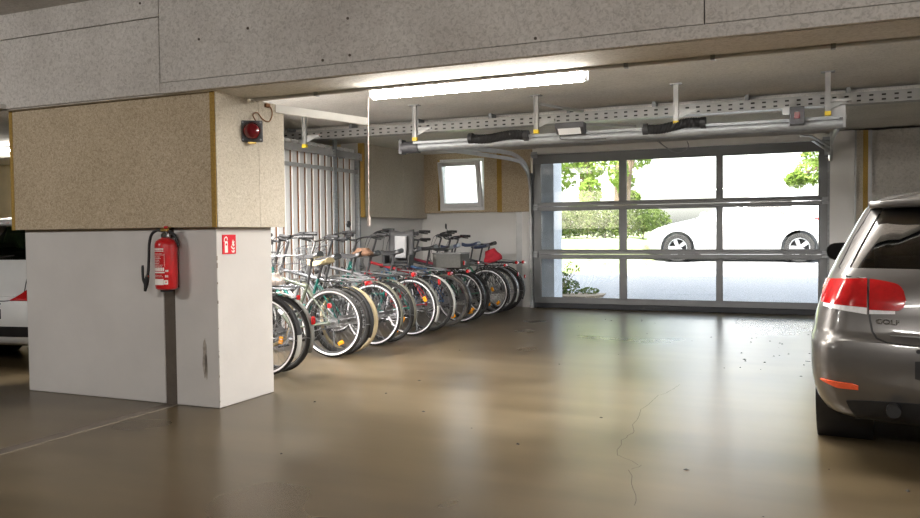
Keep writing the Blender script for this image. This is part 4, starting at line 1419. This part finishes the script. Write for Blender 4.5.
def make_car(paint, loc, rz, label, glass='car_glass', stretch=1., detail=True, wedge=False):
    cs = CarShape(stretch)
    t = empty('car', loc, rz, label, 'car')
    zs = [.2, .24, .30, .36, .42, .50, .60, .645, .66, .70, .78, .86, .94, .99, 1.03, 1.10, 1.2, 1.3, 1.36, 1.40, 1.43, 1.455, 1.472, 1.48]
    tr = [0, .2, .4, .6, .8, .93, 1, 1.15, 1.3, 1.45, 1.6, 1.75, 1.88, 2]
    yA, yB1, yB2, yC = .95, 1.88, 1.97, 2.70
    tcols = tr + [('y', yA)] + [('y', y) for y in (1.2, 1.5)] + [('y', yB1 * stretch), ('y', yB2 * stretch), ('y', 2.3 * stretch), ('y', yC * stretch)] + [3, 3.2, 3.4, 3.6, 3.8, 4, 4.2, 4.4, 4.6, 4.8, 5]
    half = []
    for z in zs:
        row = []
        last = 2.
        for c in tcols:
            tt = c
            if isinstance(c, tuple):
                w, yr, yf = cs.dims(z)
                y0, y1 = yr + .075 + min(.34, (yf - yr) * .2), yf - min(.50, (yf - yr) * .25) - .1
                tt = min(3, max(last + .002, 2 + (c[1] - y0) / (y1 - y0)))
                if tt > 2.999: tt = 2.999
                last = tt
            row.append(tt)
        half.append(row)
    nC = len(tcols)
    mb = MB()
    vs = []
    for side in (-1, 1):
        for z, row in zip(zs, half):
            vs += [cs.S(z, tt, side) for tt in row]
    nZ = len(zs)
    zi = {z: i for i, z in enumerate(zs)}
    i_y = {c[1]: k for k, c in enumerate(tcols) if isinstance(c, tuple)}
    kA, kB1, kB2, kC = i_y[yA], i_y[yB1 * stretch], i_y[yB2 * stretch], i_y[yC * stretch]
    k93 = tcols.index(1.3); k4 = tcols.index(4.)
    fs = []
    def hole(i, k):
        if zi[1.03] <= i < zi[1.36]:
            if k < k93: return True
            if k >= k4 : return True
            if kA <= k < kB1 or kB2 <= k < kC - 1: return True
        return False
    for si in (0, 1):
        o = si * nZ * nC
        for i in range(nZ - 1):
            for k in range(nC - 1):
                if hole(i, k): continue
                q = (o + i * nC + k, o + i * nC + k + 1, o + (i + 1) * nC + k + 1, o + (i + 1) * nC + k)
                fs.append(q if si else q[::-1])
    # close top and bottom between the halves
    for i, rev in ((0, False), (nZ - 1, True)):
        for k in range(nC - 1):
            a, b = i * nC + k, i * nC + k + 1
            c, d = nZ * nC + i * nC + k + 1, nZ * nC + i * nC + k
            fs.append((a, b, c, d) if not rev else (d, c, b, a))
    mb.add(vs, fs)
    me = mb.mesh('body', ang=50)
    # wheel arches
    import bmesh
    bm = bmesh.new(); bm.from_mesh(me)
    bmesh.ops.remove_doubles(bm, verts=bm.verts, dist=.0005)
    bmesh.ops.recalc_face_normals(bm, faces=bm.faces)
    bm.to_mesh(me); bm.free()
    wy = (.79, .79 + 2.578 * stretch)
    body = link('body', me, paint, t)
    cut = MB()
    for y in wy:
        for s in (-1, 1):
            cut.cyl((s * .60, y, .325), (s * 1.0, y, .325), .375, 40)
    cm = cut.mesh('cut')
    c_o = bpy.data.objects.new('cut', cm); COL.objects.link(c_o); c_o.parent = t
    md = body.modifiers.new('arch', 'BOOLEAN'); md.operation = 'DIFFERENCE'; md.object = c_o; md.solver = 'EXACT'
    bpy.context.view_layer.update()
    dg = bpy.context.evaluated_depsgraph_get()
    nm = bpy.data.meshes.new_from_object(body.evaluated_get(dg))
    body.modifiers.clear()
    bpy.data.objects.remove(c_o)
    if len(nm.polygons) > 300:
        body.data = nm
        nm.materials.clear(); nm.materials.append(None)
        body.material_slots[0].link = 'OBJECT'; body.material_slots[0].material = MATS[paint]
        nm.shade_smooth(); nm.set_sharp_from_angle(angle=math.radians(50))
    # wheel housings
    for y in wy:
        for s in (-1, 1):
            MB().lathe([(.377, 0), (.377, .30), (0, .30)], Matrix.Translation((s * .87, y, .325)) @ Matrix.Rotation(-s * PI / 2, 4, 'Y'), 32, cap=False).obj('wheel_arch', 'car_black', body)
    MB().box(-.70, .70, .35, 3.9 * stretch, .17, .26).obj('underbody', 'car_black', body)
    # glass
    lo = lambda s_: 1.032; hi = lambda s_: 1.358
    for nmx, f in (('rear_window', lambda s_, z: s_ * 1.27), ):
        mb = MB()
        for side in (-1, 1):
            q = patch(cs, lo, hi, f, side, -.004, 12, 6, .008)
            mb.add(q.v, q.f)
        mb.obj('rear_window', glass, t)
    mb = MB()
    for side in (-1, 1):
        q = patch(cs, lo, hi, lambda s_, z: 4.0 + s_, side, -.004, 10, 6, .008); mb.add(q.v, q.f)
    mb.obj('windscreen', glass, t)
    for side in (-1, 1):
        for ya, yb in ((yA, yB1 * stretch), (yB2 * stretch, (yC - .25) * stretch)):
            q = patch(cs, lo, hi, lambda s_, z: cs.t_of_y(z, ya + (yb - ya) * s_), side, -.004, 8, 6, .008)
            q.obj('side_window', glass, t)
        q = patch(cs, lambda s_: 1.026, lambda s_: 1.034, lambda s_, z: cs.t_of_y(z, yA + (yC * stretch - yA) * s_), side, .004, 10, 1)
        q.obj('window_trim', 'car_black', t)
        # doors shut lines and handles
        mb = MB()
        for y in (1.92 * stretch, 3.02 * stretch):
            mb.tube([cs.S(z, cs.t_of_y(z, y), side) for z in (.32, .5, .7, .86, .99)], .004, 5)
        mb.tube([cs.S(z, cs.t_of_y(z, y), side) for z, y in ((.99, .98), (.86, 1.02), (.74, 1.12), (.66, 1.16), (.45, 1.22), (.32, 1.28))], .004, 5)
        mb.obj('door_gap', 'car_black', body)
        for y in (1.15 * stretch + .1, 2.15 * stretch):
            p = cs.S(.82, cs.t_of_y(.82, y), side)
            MB().obox(p + Vector((side * .012, 0, 0)), (.03, .20, .032)).obj('door_handle', paint, body, bev=.01)
        # mirror
        base = cs.S(.99, cs.t_of_y(.99, 2.75 * stretch), side)
        rows = []
        for i in range(9):
            q = i / 8
            rad = (.10, .072) 
            f_ = math.sqrt(max(0, 1 - (q * 1.0) ** 2.4))
            row = []
            for k in range(17):
                a = 2 * PI * k / 16
                row.append(base + Vector((side * (.135 + .115 * cos(a)) - side * .02, .0 + .13 * q, .065 + .078 * f_ * sin(a) + .005 * q)) if i < 8 else base + Vector((side * (.115), .13, .07)))
            if i < 8:
                cx = base + Vector((side * .115, .13 * q, .065))
                row = [cx + Vector((side * .115 * f_ * math.copysign(abs(cos(a)) ** .75, cos(a)), 0, .076 * f_ * math.copysign(abs(sin(a)) ** .75, sin(a)))) for a in [2 * PI * k / 16 for k in range(17)]]
            rows.append(row)
        m_o = MB().grid(rows)
        m_o.cyl(base + Vector((-side * .02, .05, .02)), base + Vector((side * .07, .06, .04)), .022, 10)
        mo = m_o.obj('wing_mirror', 'car_black' if paint == 'golf_paint' else paint, t, ang=60)
        cx = base + Vector((side * .115, .004, .065))
        row = [cx + Vector((side * .108 * math.copysign(abs(cos(a)) ** .75, cos(a)), 0, .070 * math.copysign(abs(sin(a)) ** .75, sin(a)))) for a in [2 * PI * k / 16 for k in range(16)]]
        MB().add(row, [tuple(range(16)) if side > 0 else tuple(range(15, -1, -1))]).obj('mirror_glass', 'mirror_dark', mo, smooth=False)
        # tail lights: outer on the wing, inner on the hatch
        if wedge:
            q = patch(cs, lambda s_: .645 + .0 * s_, lambda s_: .655 + .25 * (1 - s_) ** .9, lambda s_, z: cs.t_of_x(z, .885 + (.47 - .885) * s_), side, .008, 14, 8)
            q.obj('tail_light', 'red_lens', t)
            q = patch(cs, lambda s_: .30, lambda s_: .40, lambda s_, z: s_ * 1.4, side, .006, 12, 4)
            q.obj('bumper_insert', 'car_black', t)
            continue
        xo, xs_, xi = .826, .598, .415
        b0 = .79; h0 = .972
        def up(s_): return h0 - .028 * s_ ** 2
        q = patch(cs, lambda s_: .835 - .012 * s_, lambda s_: .955 + .02 * s_ ** .5, lambda s_, z: cs.t_of_x(z, xo + (xs_ - xo) * s_), side, .008, 14, 8)
        tl = q.obj('tail_light', 'red_lens', t)
        q = patch(cs, lambda s_: .815 - .028 * s_, lambda s_: .834 - .012 * s_, lambda s_, z: cs.t_of_x(z, xo - .01 + (xs_ - xo + .01) * s_), side, .007, 12, 3)
        q.obj('clear_strip', 'clear_lens', tl)
        rnd_ = lambda s_: math.sqrt(max(0, 1 - max(0, (s_ - .72) / .28) ** 2.2))
        cz = .868
        q = patch(cs, lambda s_: cz - (cz - .812) * rnd_(s_) , lambda s_: cz + (.972 - .035 * s_ ** 1.6 - cz) * rnd_(s_), lambda s_, z: cs.t_of_x(z, xs_ - .012 + (xi - xs_ + .012) * s_), side, .008, 16, 8)
        t2 = q.obj('tail_light', 'red_lens', t)
        q = patch(cs, lambda s_: .789 + .006 * s_, lambda s_: .811, lambda s_, z: cs.t_of_x(z, xs_ - .012 + (.465 - xs_ + .012) * s_), side, .007, 8, 3)
        q.obj('clear_strip', 'clear_lens', t2)
        # headlights
        q = patch(cs, lambda s_: .66, lambda s_: .76 - .02 * s_, lambda s_, z: 3.45 + .9 * s_, side, .006, 12, 6)
        q.obj('headlight', 'clear_lens', t)
        # bumper reflector
        q = patch(cs, lambda s_: .418 - .030 * min(1, s_ * 2.2) + .0 * s_, lambda s_: .425 - .006 * s_ - .008 * max(0, s_ - .85) / .15, lambda s_, z: cs.t_of_x(z, .822 + (.635 - .822) * s_), side, .007, 12, 4)
        q.obj('bumper_reflector', 'reflector_lens', t)
        # dark lower bumper
        q = patch(cs, lambda s_: .215, lambda s_: .345 - .03 * s_ ** 3, lambda s_, z: s_ * 1.05, side, .006, 12, 4)
        q.obj('bumper_insert', 'car_black', t)
    # hatch gap
    for side in (-1, 1):
        pts = [(1.36, .60), (1.2, .655), (1.05, .72), (.985, .70), (.975, .605), (.90, .592), (.82, .588), (.76, .583), (.70, .572), (.665, .55), (.648, .50), (.642, .40), (.642, .2), (.642, 0)]
        mb = MB().tube([cs.S(z, cs.t_of_x(z, x), side) for z, x in pts[3:]], .0055, 6)
        mb.tube([cs.S(z, cs.t_of_x(z, x), side) for z, x in ((1.36, .59), (1.28, .63), (1.2, .675), (1.1, .715), (1.03, .745), (.985, .70))], .004, 6)
        mb.obj('hatch_gap', 'car_black', body)
    # hatch lip under the window, spoiler, plate, exhaust, wiper
    mb = MB()
    for side in (-1, 1):
        q = patch(cs, lambda s_: .682 - .0 * s_, lambda s_: .702, lambda s_, z: s_ * .70, side, .016, 12, 3, .03)
        mb.add(q.v, q.f)
    mb.obj('hatch_lip', paint, body, ang=60)
    rows = []
    for i in range(7):
        q = i / 6
        row = []
        for k in range(17):
            x = -.60 + 1.2 * k / 16
            yb = .34 + .12 * abs(x / .6) ** 2.5
            row.append((x, yb + (.78 - yb) * q, 1.385 + (.082 - .095 * abs(x / .6) ** 3) * q ** .6 + .012))
        rows.append(row)
    mb = MB().grid(rows)
    sp_ = mb.obj('roof_spoiler', paint, t, ang=60); m2 = sp_.modifiers.new('solid', 'SOLIDIFY'); m2.thickness = .035
    MB().box(-.12, .12, .345, .36, 1.385, 1.40).obj('brake_light', 'red_lens', sp_)
    mb = MB()
    for side in (-1, 1):
        q = patch(cs, lambda s_: .455 + .10 * max(0, s_ - .8) , lambda s_: .585 - .02 * s_, lambda s_, z: cs.t_of_x(z, .375 * s_), side, .004, 10, 4)
        mb.add(q.v, q.f)
    mb.obj('plate_recess', 'car_black', t)
    MB().box(-.26, .26, -.016, -.006, .465, .575).obj('number_plate', 'pvc_white', t, bev=.004)
    MB().tube([(-.47, .0, .30), (-.47, .35, .30)], .034, 16).obj('exhaust_pipe', 'car_black', t)
    q = MB()
    for x in (-.36, .36):
        n = cs.N(.615, cs.t_of_x(.615, abs(x)), -1); p = cs.S(.615, cs.t_of_x(.615, abs(x)), -1 if x < 0 else 1)
        q.cyl(p + Vector((0, .01, 0)), p + Vector((0, -.004, 0)), .011, 14)
    q.obj('parking_sensor', 'car_black', t)
    if detail:
        mb = MB().tube([(0, .13, 1.01), (.2, .18, 1.05), (.34, .22, 1.07)], .007, 6).cyl((0, .14, 1.0), (0, .10, 1.01), .02, 12)
        mb.obj('rear_wiper', 'car_black', t)
        MB().lathe([(0, 0), (.05, 0), (.05, .012), (.04, .014), (0, .014)], Matrix.Translation((0, .088, .87)) @ Matrix.Rotation(PI / 2, 4, 'X'), 28).obj('badge', 'chrome', t)
    # seats seen through the glass
    mb = MB()
    for x in (-.36, .36):
        mb.obox((x, 2.05 * stretch, .62), (.48, .50, .20)); mb.obox((x, 1.78 * stretch, .95), (.46, .14, .60), (.18, 0, 0)); mb.obox((x, 1.71 * stretch, 1.30), (.25, .09, .17), (.1, 0, 0))
    mb.obox((0, 1.0, .62), (1.2, .5, .2)); mb.obox((0, .78, .88), (1.15, .12, .44), (.2, 0, 0))
    for x in (-.42, .0, .42):
        mb.obox((x, .73, 1.13), (.24, .08, .12), (.1, 0, 0))
    mb.obox((0, 2.85 * stretch, .92), (1.4, .35, .14))
    mb.obj('seats', 'seat_dark', t, bev=.03)
    # wheels
    for y in wy:
        for s in (-1, 1):
            e = bpy.data.objects.new('wheel', None); COL.objects.link(e); e.parent = t
            e.location = (s * .765, y, .317)
            Mw = Matrix.Rotation(s * PI / 2, 4, 'Y')
            pr_ = [(.205, -.095), (.28, -.105), (.302, -.102), (.314, -.085), (.317, -.04), (.317, .04), (.314, .085), (.302, .102), (.28, .105), (.205, .095)]
            MB().lathe(pr_, Mw, 48, closed=True).obj('tyre', 'rubber', e)
            mb = MB()
            for gx in (-.05, 0, .05):
                mb.lathe([(.3172, gx - .004), (.3176, gx - .004), (.3176, gx + .004), (.3172, gx + .004)], Mw, 48, closed=True)
            mb.obj('groove', 'car_black', e)
            mb = MB().lathe([(.206, -.095), (.198, -.09), (.19, .0), (.198, .09), (.208, .1), (.215, .092)], Mw, 40, closed=True)
            for k in range(5):
                a = 2 * PI * k / 5
                d = Vector((0, cos(a), sin(a))); w_ = Vector((0, -sin(a), cos(a)))
                p0, p1 = d * .04, d * .20
                xo_ = s * .085
                vs = [p0 + w_ * .035, p0 - w_ * .035, p1 - w_ * .045, p1 + w_ * .045]
                vs = [Vector((xo_ - s * (.012 if i > 1 else 0), v.y, v.z)) for i, v in enumerate(vs)] + [Vector((xo_ - s * .04, v.y, v.z)) for v in vs]
                mb.add(vs, [(0, 1, 2, 3), (7, 6, 5, 4), (0, 4, 5, 1), (1, 5, 6, 2), (2, 6, 7, 3), (3, 7, 4, 0)])
            mb.lathe([(0, .06), (.055, .06), (.055, .09), (.03, .094), (0, .094)], Mw, 20)
            mb.obj('rim', 'alloy', e)
            MB().lathe([(0, -.02), (.19, -.02), (.19, .0), (0, .0)], Mw, 24).obj('brake_disc', 'car_black', e)
    return t, cs


golf, cs_ = make_car('golf_paint', (.895, 4.60, 0), math.radians(-5), 'grey metallic hatchback parked beside the camera, tail towards viewer')
# chrome model lettering on the hatch
me = text_mesh('GOLF', .036, .002, .0006)
o = link('lettering', me, 'chrome', golf)
p = cs_.S(.752, cs_.t_of_x(.752, .50), -1)
n = cs_.N(.752, cs_.t_of_x(.752, .50), -1)
o.matrix_local = Matrix.Translation(p + n * .004) @ Matrix.Rotation(math.atan2(n.x, -n.y), 4, 'Z') @ Matrix.Rotation(PI / 2, 4, 'X') @ Matrix.Scale(1.25, 4, (1, 0, 0))

white, _ = make_car('white_car', (-7.38, 5.20, 0), math.radians(2), 'white car half hidden behind the left side of the pillar', 'car_glass_green', wedge=True)

# ------------------------------------------------------------------ outside
mb = MB()
gy = [(12.72, -.02), (13.2, 0.02), (14.5, .14), (16, .28), (17.5, .41), (18.8, .505), (20.5, .60), (23, .68), (30, .80), (60, 1.0), (110, 1.1)]
rows = [[(x, y, z) for x in (-60, -20, -10, -5, 0, 5, 20, 60)] for y, z in gy]
mb.grid(rows)
struct(mb.obj('ground', 'asphalt'), 'sunlit pale driveway rising outside the door')
# building mass above the garage and its reveal outside
sbox('wall_outside', 'facade', -30, 30, 12.96, 13.1, 2.62, 6.0)
sbox('wall_reveal', 'outside_concrete', -4.25, -3.86, 12.97, 13.45, -.05, 2.9, label='pale concrete return wall outside the left edge of the door')
sbox('wall_outside_right', 'facade', .36, 12, 12.96, 13.1, 0, 2.7)
sbox('wall_roof', 'facade', -30, 30, -7, 12.96, 3.3, 3.5)
# lawn bank
gl = [(16.6, .28), (17.2, .62), (18.2, .82), (20., 1.02), (24, 1.12), (34, 1.2)]
rows = []
for y, z in gl:
    e = -3.1 - .05 * (y - 17)
    rows.append([(-40, y, z + .1), (-12, y, z + .05), (-7, y, z), (e - .8, y, z), (e - .3, y, z - .08), (e, y, lerp_tab(gy, y) - .05)])
mb = MB().grid(rows)
struct(mb.obj('lawn_bank', 'lawn'), 'grass bank outside behind the door')

def leaf_cloud(mb, c, r, n, size, rr, flat=1.):
    for _ in range(n):
        while True:
            p = Vector((rr.uniform(-1, 1), rr.uniform(-1, 1), rr.uniform(-1, 1)))
            if p.length <= 1: break
        p = p.normalized() * (p.length ** .4)
        q = Vector((c[0] + p.x * r[0], c[1] + p.y * r[1], c[2] + p.z * r[2]))
        a = Vector((rr.uniform(-1, 1), rr.uniform(-1, 1), rr.uniform(-1, 1))).normalized()
        b = a.orthogonal().normalized()
        s = size * rr.uniform(.6, 1.3)
        m_ = a.cross(b) * s * .12
        mb.add([q - a * s, q + b * s * .5 + m_, q + a * s, q - b * s * .5 + m_], [(0, 1, 2, 3)])

rr = random.Random(11)
# hedge
hd = empty('hedge', (-4.7, 21.2, 1.05), 0, 'clipped green hedge on the bank seen through the left panes', 'hedge')
mb = MB()
for i in range(16):
    leaf_cloud(mb, (-2.9 + i * .27 * 1., rr.uniform(-.3, .3), .45 + .02 * sin(i)), (.42, .5, .42 if i < 14 else .30), 420, .05, rr)
mb.obj('foliage', 'hedge_leaf', hd, smooth=False)
mb = MB()
for i in range(8):
    mb.tube([(-2.7 + i * .5, 0, -.1), (-2.7 + i * .5 + .06, .05, .5)], .02, 6)
mb.obj('stem', 'bark', hd)


def tree(loc, h, tr_r, clouds, n, label, lean=(0, 0), size=.085):
    t = empty('tree', loc, 0, label, 'tree', 'trees beyond the driveway')
    top = Vector((lean[0], lean[1], h))
    mb = MB().tube(spline([(0, 0, -.2), (lean[0] * .2, 0, h * .3), (lean[0] * .6, 0, h * .6), top], 4), [tr_r * (1.25 - .5 * i / 12) for i in range(13)], 10)
    for c, r in clouds:
        mb.tube(spline([(lean[0] * .5, 0, h * .45), Vector(c) * .5 + Vector((lean[0] * .3, 0, h * .3)), c], 4), [tr_r * .4 * (1 - .07 * i) for i in range(9)], 6)
    mb.obj('trunk', 'bark', t)
    mb = MB()
    for c, r in clouds:
        big = r[0] > 3
        leaf_cloud(mb, c, r, n * 4 if big else n, size * 2.2 if big else size, rr)
    mb.obj('foliage', 'tree_leaf', t, smooth=False)
    return t

tree((-6.6, 26, 1.1), 4.5, .24, [((-1.0, -.4, 1.9), (.75, .7, .45)), ((-.6, -.8, 2.5), (.6, .6, .4)), ((.35, -.9, 1.35), (.35, .4, .5)), ((.3, -.6, 2.3), (.5, .5, .5)), ((-1.3, 0, 2.8), (.7, .7, .4)), ((.0, -.9, .75), (.5, .4, .25)), ((.2, 0, 4.6), (2., 1.4, 1.)), ((0, 1, 6.6), (3.6, 2.4, 2.)), ((-1.6, 0, 3.7), (1., 1., .6))], 420,
     'largest tree beyond the hedge, thick trunk in the first pane')
tree((-5.75, 27, 1.1), 4.2, .15, [((.3, -.5, 1.8), (.3, .4, .5)), ((.6, 0, 2.6), (.5, .5, .4)), ((.5, -.5, 1.2), (.3, .3, .25)), ((1.2, 0, 3.1), (.8, .7, .3)), ((0, 0, 4.2), (1.3, 1, .7))], 330,
     'thinner tree with brown trunk just right of the largest one')
tree((-5.2, 25.2, 1.1), 3.9, .13, [((-.1, -.4, 2.), (.3, .4, .5)), ((.55, 0, 2.55), (.4, .4, .25)), ((.4, .0, 3.4), (1., .9, .5))], 260,
     'slender tree by the pane divider, leaning right', (.25, 0))
tree((1.4, 24, .75), 4.6, .16, [((-1.2, -.2, 2.05), (.45, .4, .35)), ((-1.6, 0, 1.85), (.3, .3, .2)), ((-.9, 0, 2.6), (.6, .5, .4)), ((-.4, 0, 3.9), (1.4, 1., .8)), ((.4, 0, 3.), (1., .8, .7)), ((-.3, .5, 6.2), (3.2, 2.2, 2.2))], 330,
     'tree at the right whose leafy branch hangs into the last pane')
# small plant bed by the reveal
bed = MB().prism([(-4.3, 13.46), (-3.45, 13.46), (-3.25, 13.9), (-3.3, 14.6), (-4.3, 15.2)], Matrix.Translation((0, 0, -.02)), .14)
struct(bed.obj('ground_bed', 'soil'), 'small planting bed outside the left pane')
sh_ = empty('shrub', (-4.0, 13.9, .12), 0, 'low leafy shrub in the bed by the return wall outside', 'shrub')
mb = MB()
for c, r, n_ in (((-.1, 0, .2), (.28, .3, .22), 420), ((.12, .1, .12), (.2, .2, .14), 220), ((.45, .2, .05), (.18, .15, .06), 120), ((.18, 0, .45), (.16, .15, .14), 70)):
    leaf_cloud(mb, c, r, n_, .028, rr)
mb.obj('foliage', 'hedge_leaf', sh_, smooth=False)
mb = MB()
for k in range(10):
    a = rr.uniform(0, 6.28)
    mb.tube([(0, 0, -.03), (.1 * cos(a), .1 * sin(a), .2), (.2 * cos(a) + .05, .2 * sin(a), rr.uniform(.3, .5))], .004, 5)
mb.obj('stem', 'bark', sh_)
out_car, _ = make_car('silver_car', (.70, 19.7, .52), math.radians(90), 'pale car parked across the driveway outside the door', stretch=1., detail=False)

# ------------------------------------------------------------------ light
w = bpy.data.worlds.new('world'); SC.world = w; w.use_nodes = True; w.cycles.sampling_method = 'NONE'
N, L = w.node_tree.nodes, w.node_tree.links
bg = N['Background']
sky = N.new('ShaderNodeTexSky'); sky.sky_type = 'NISHITA'; sky.sun_disc = False
sky.sun_elevation = math.radians(52); sky.sun_rotation = math.radians(200); sky.air_density = 1.4; sky.dust_density = 4.; sky.ozone_density = 1.
hs_ = N.new('ShaderNodeHueSaturation'); hs_.inputs['Saturation'].default_value = .45
L.new(sky.outputs[0], hs_.inputs['Color']); L.new(hs_.outputs[0], bg.inputs['Color'])
bg.inputs['Strength'].default_value = .5
sd = bpy.data.lights.new('sun', 'SUN'); sd.energy = 8.; sd.angle = math.radians(.6); sd.color = (1., .95, .86)
so_ = bpy.data.objects.new('sun', sd); COL.objects.link(so_)
so_.rotation_euler = Vector((.22, .62, -1.)).to_track_quat('-Z', 'Y').to_euler()

vs = SC.view_settings
vs.view_transform = 'Standard'; vs.look = 'None'; vs.exposure = 1.3; vs.gamma = 1.; vs.use_curve_mapping = False
SC.cycles.use_denoising = True
SC.cycles.denoising_prefilter = 'NONE'
SC.cycles.max_bounces = 8; SC.cycles.diffuse_bounces = 4; SC.cycles.glossy_bounces = 4; SC.cycles.transparent_max_bounces = 12
SC.cycles.sample_clamp_indirect = 3.
SC.cycles.caustics_reflective = False; SC.cycles.caustics_refractive = False
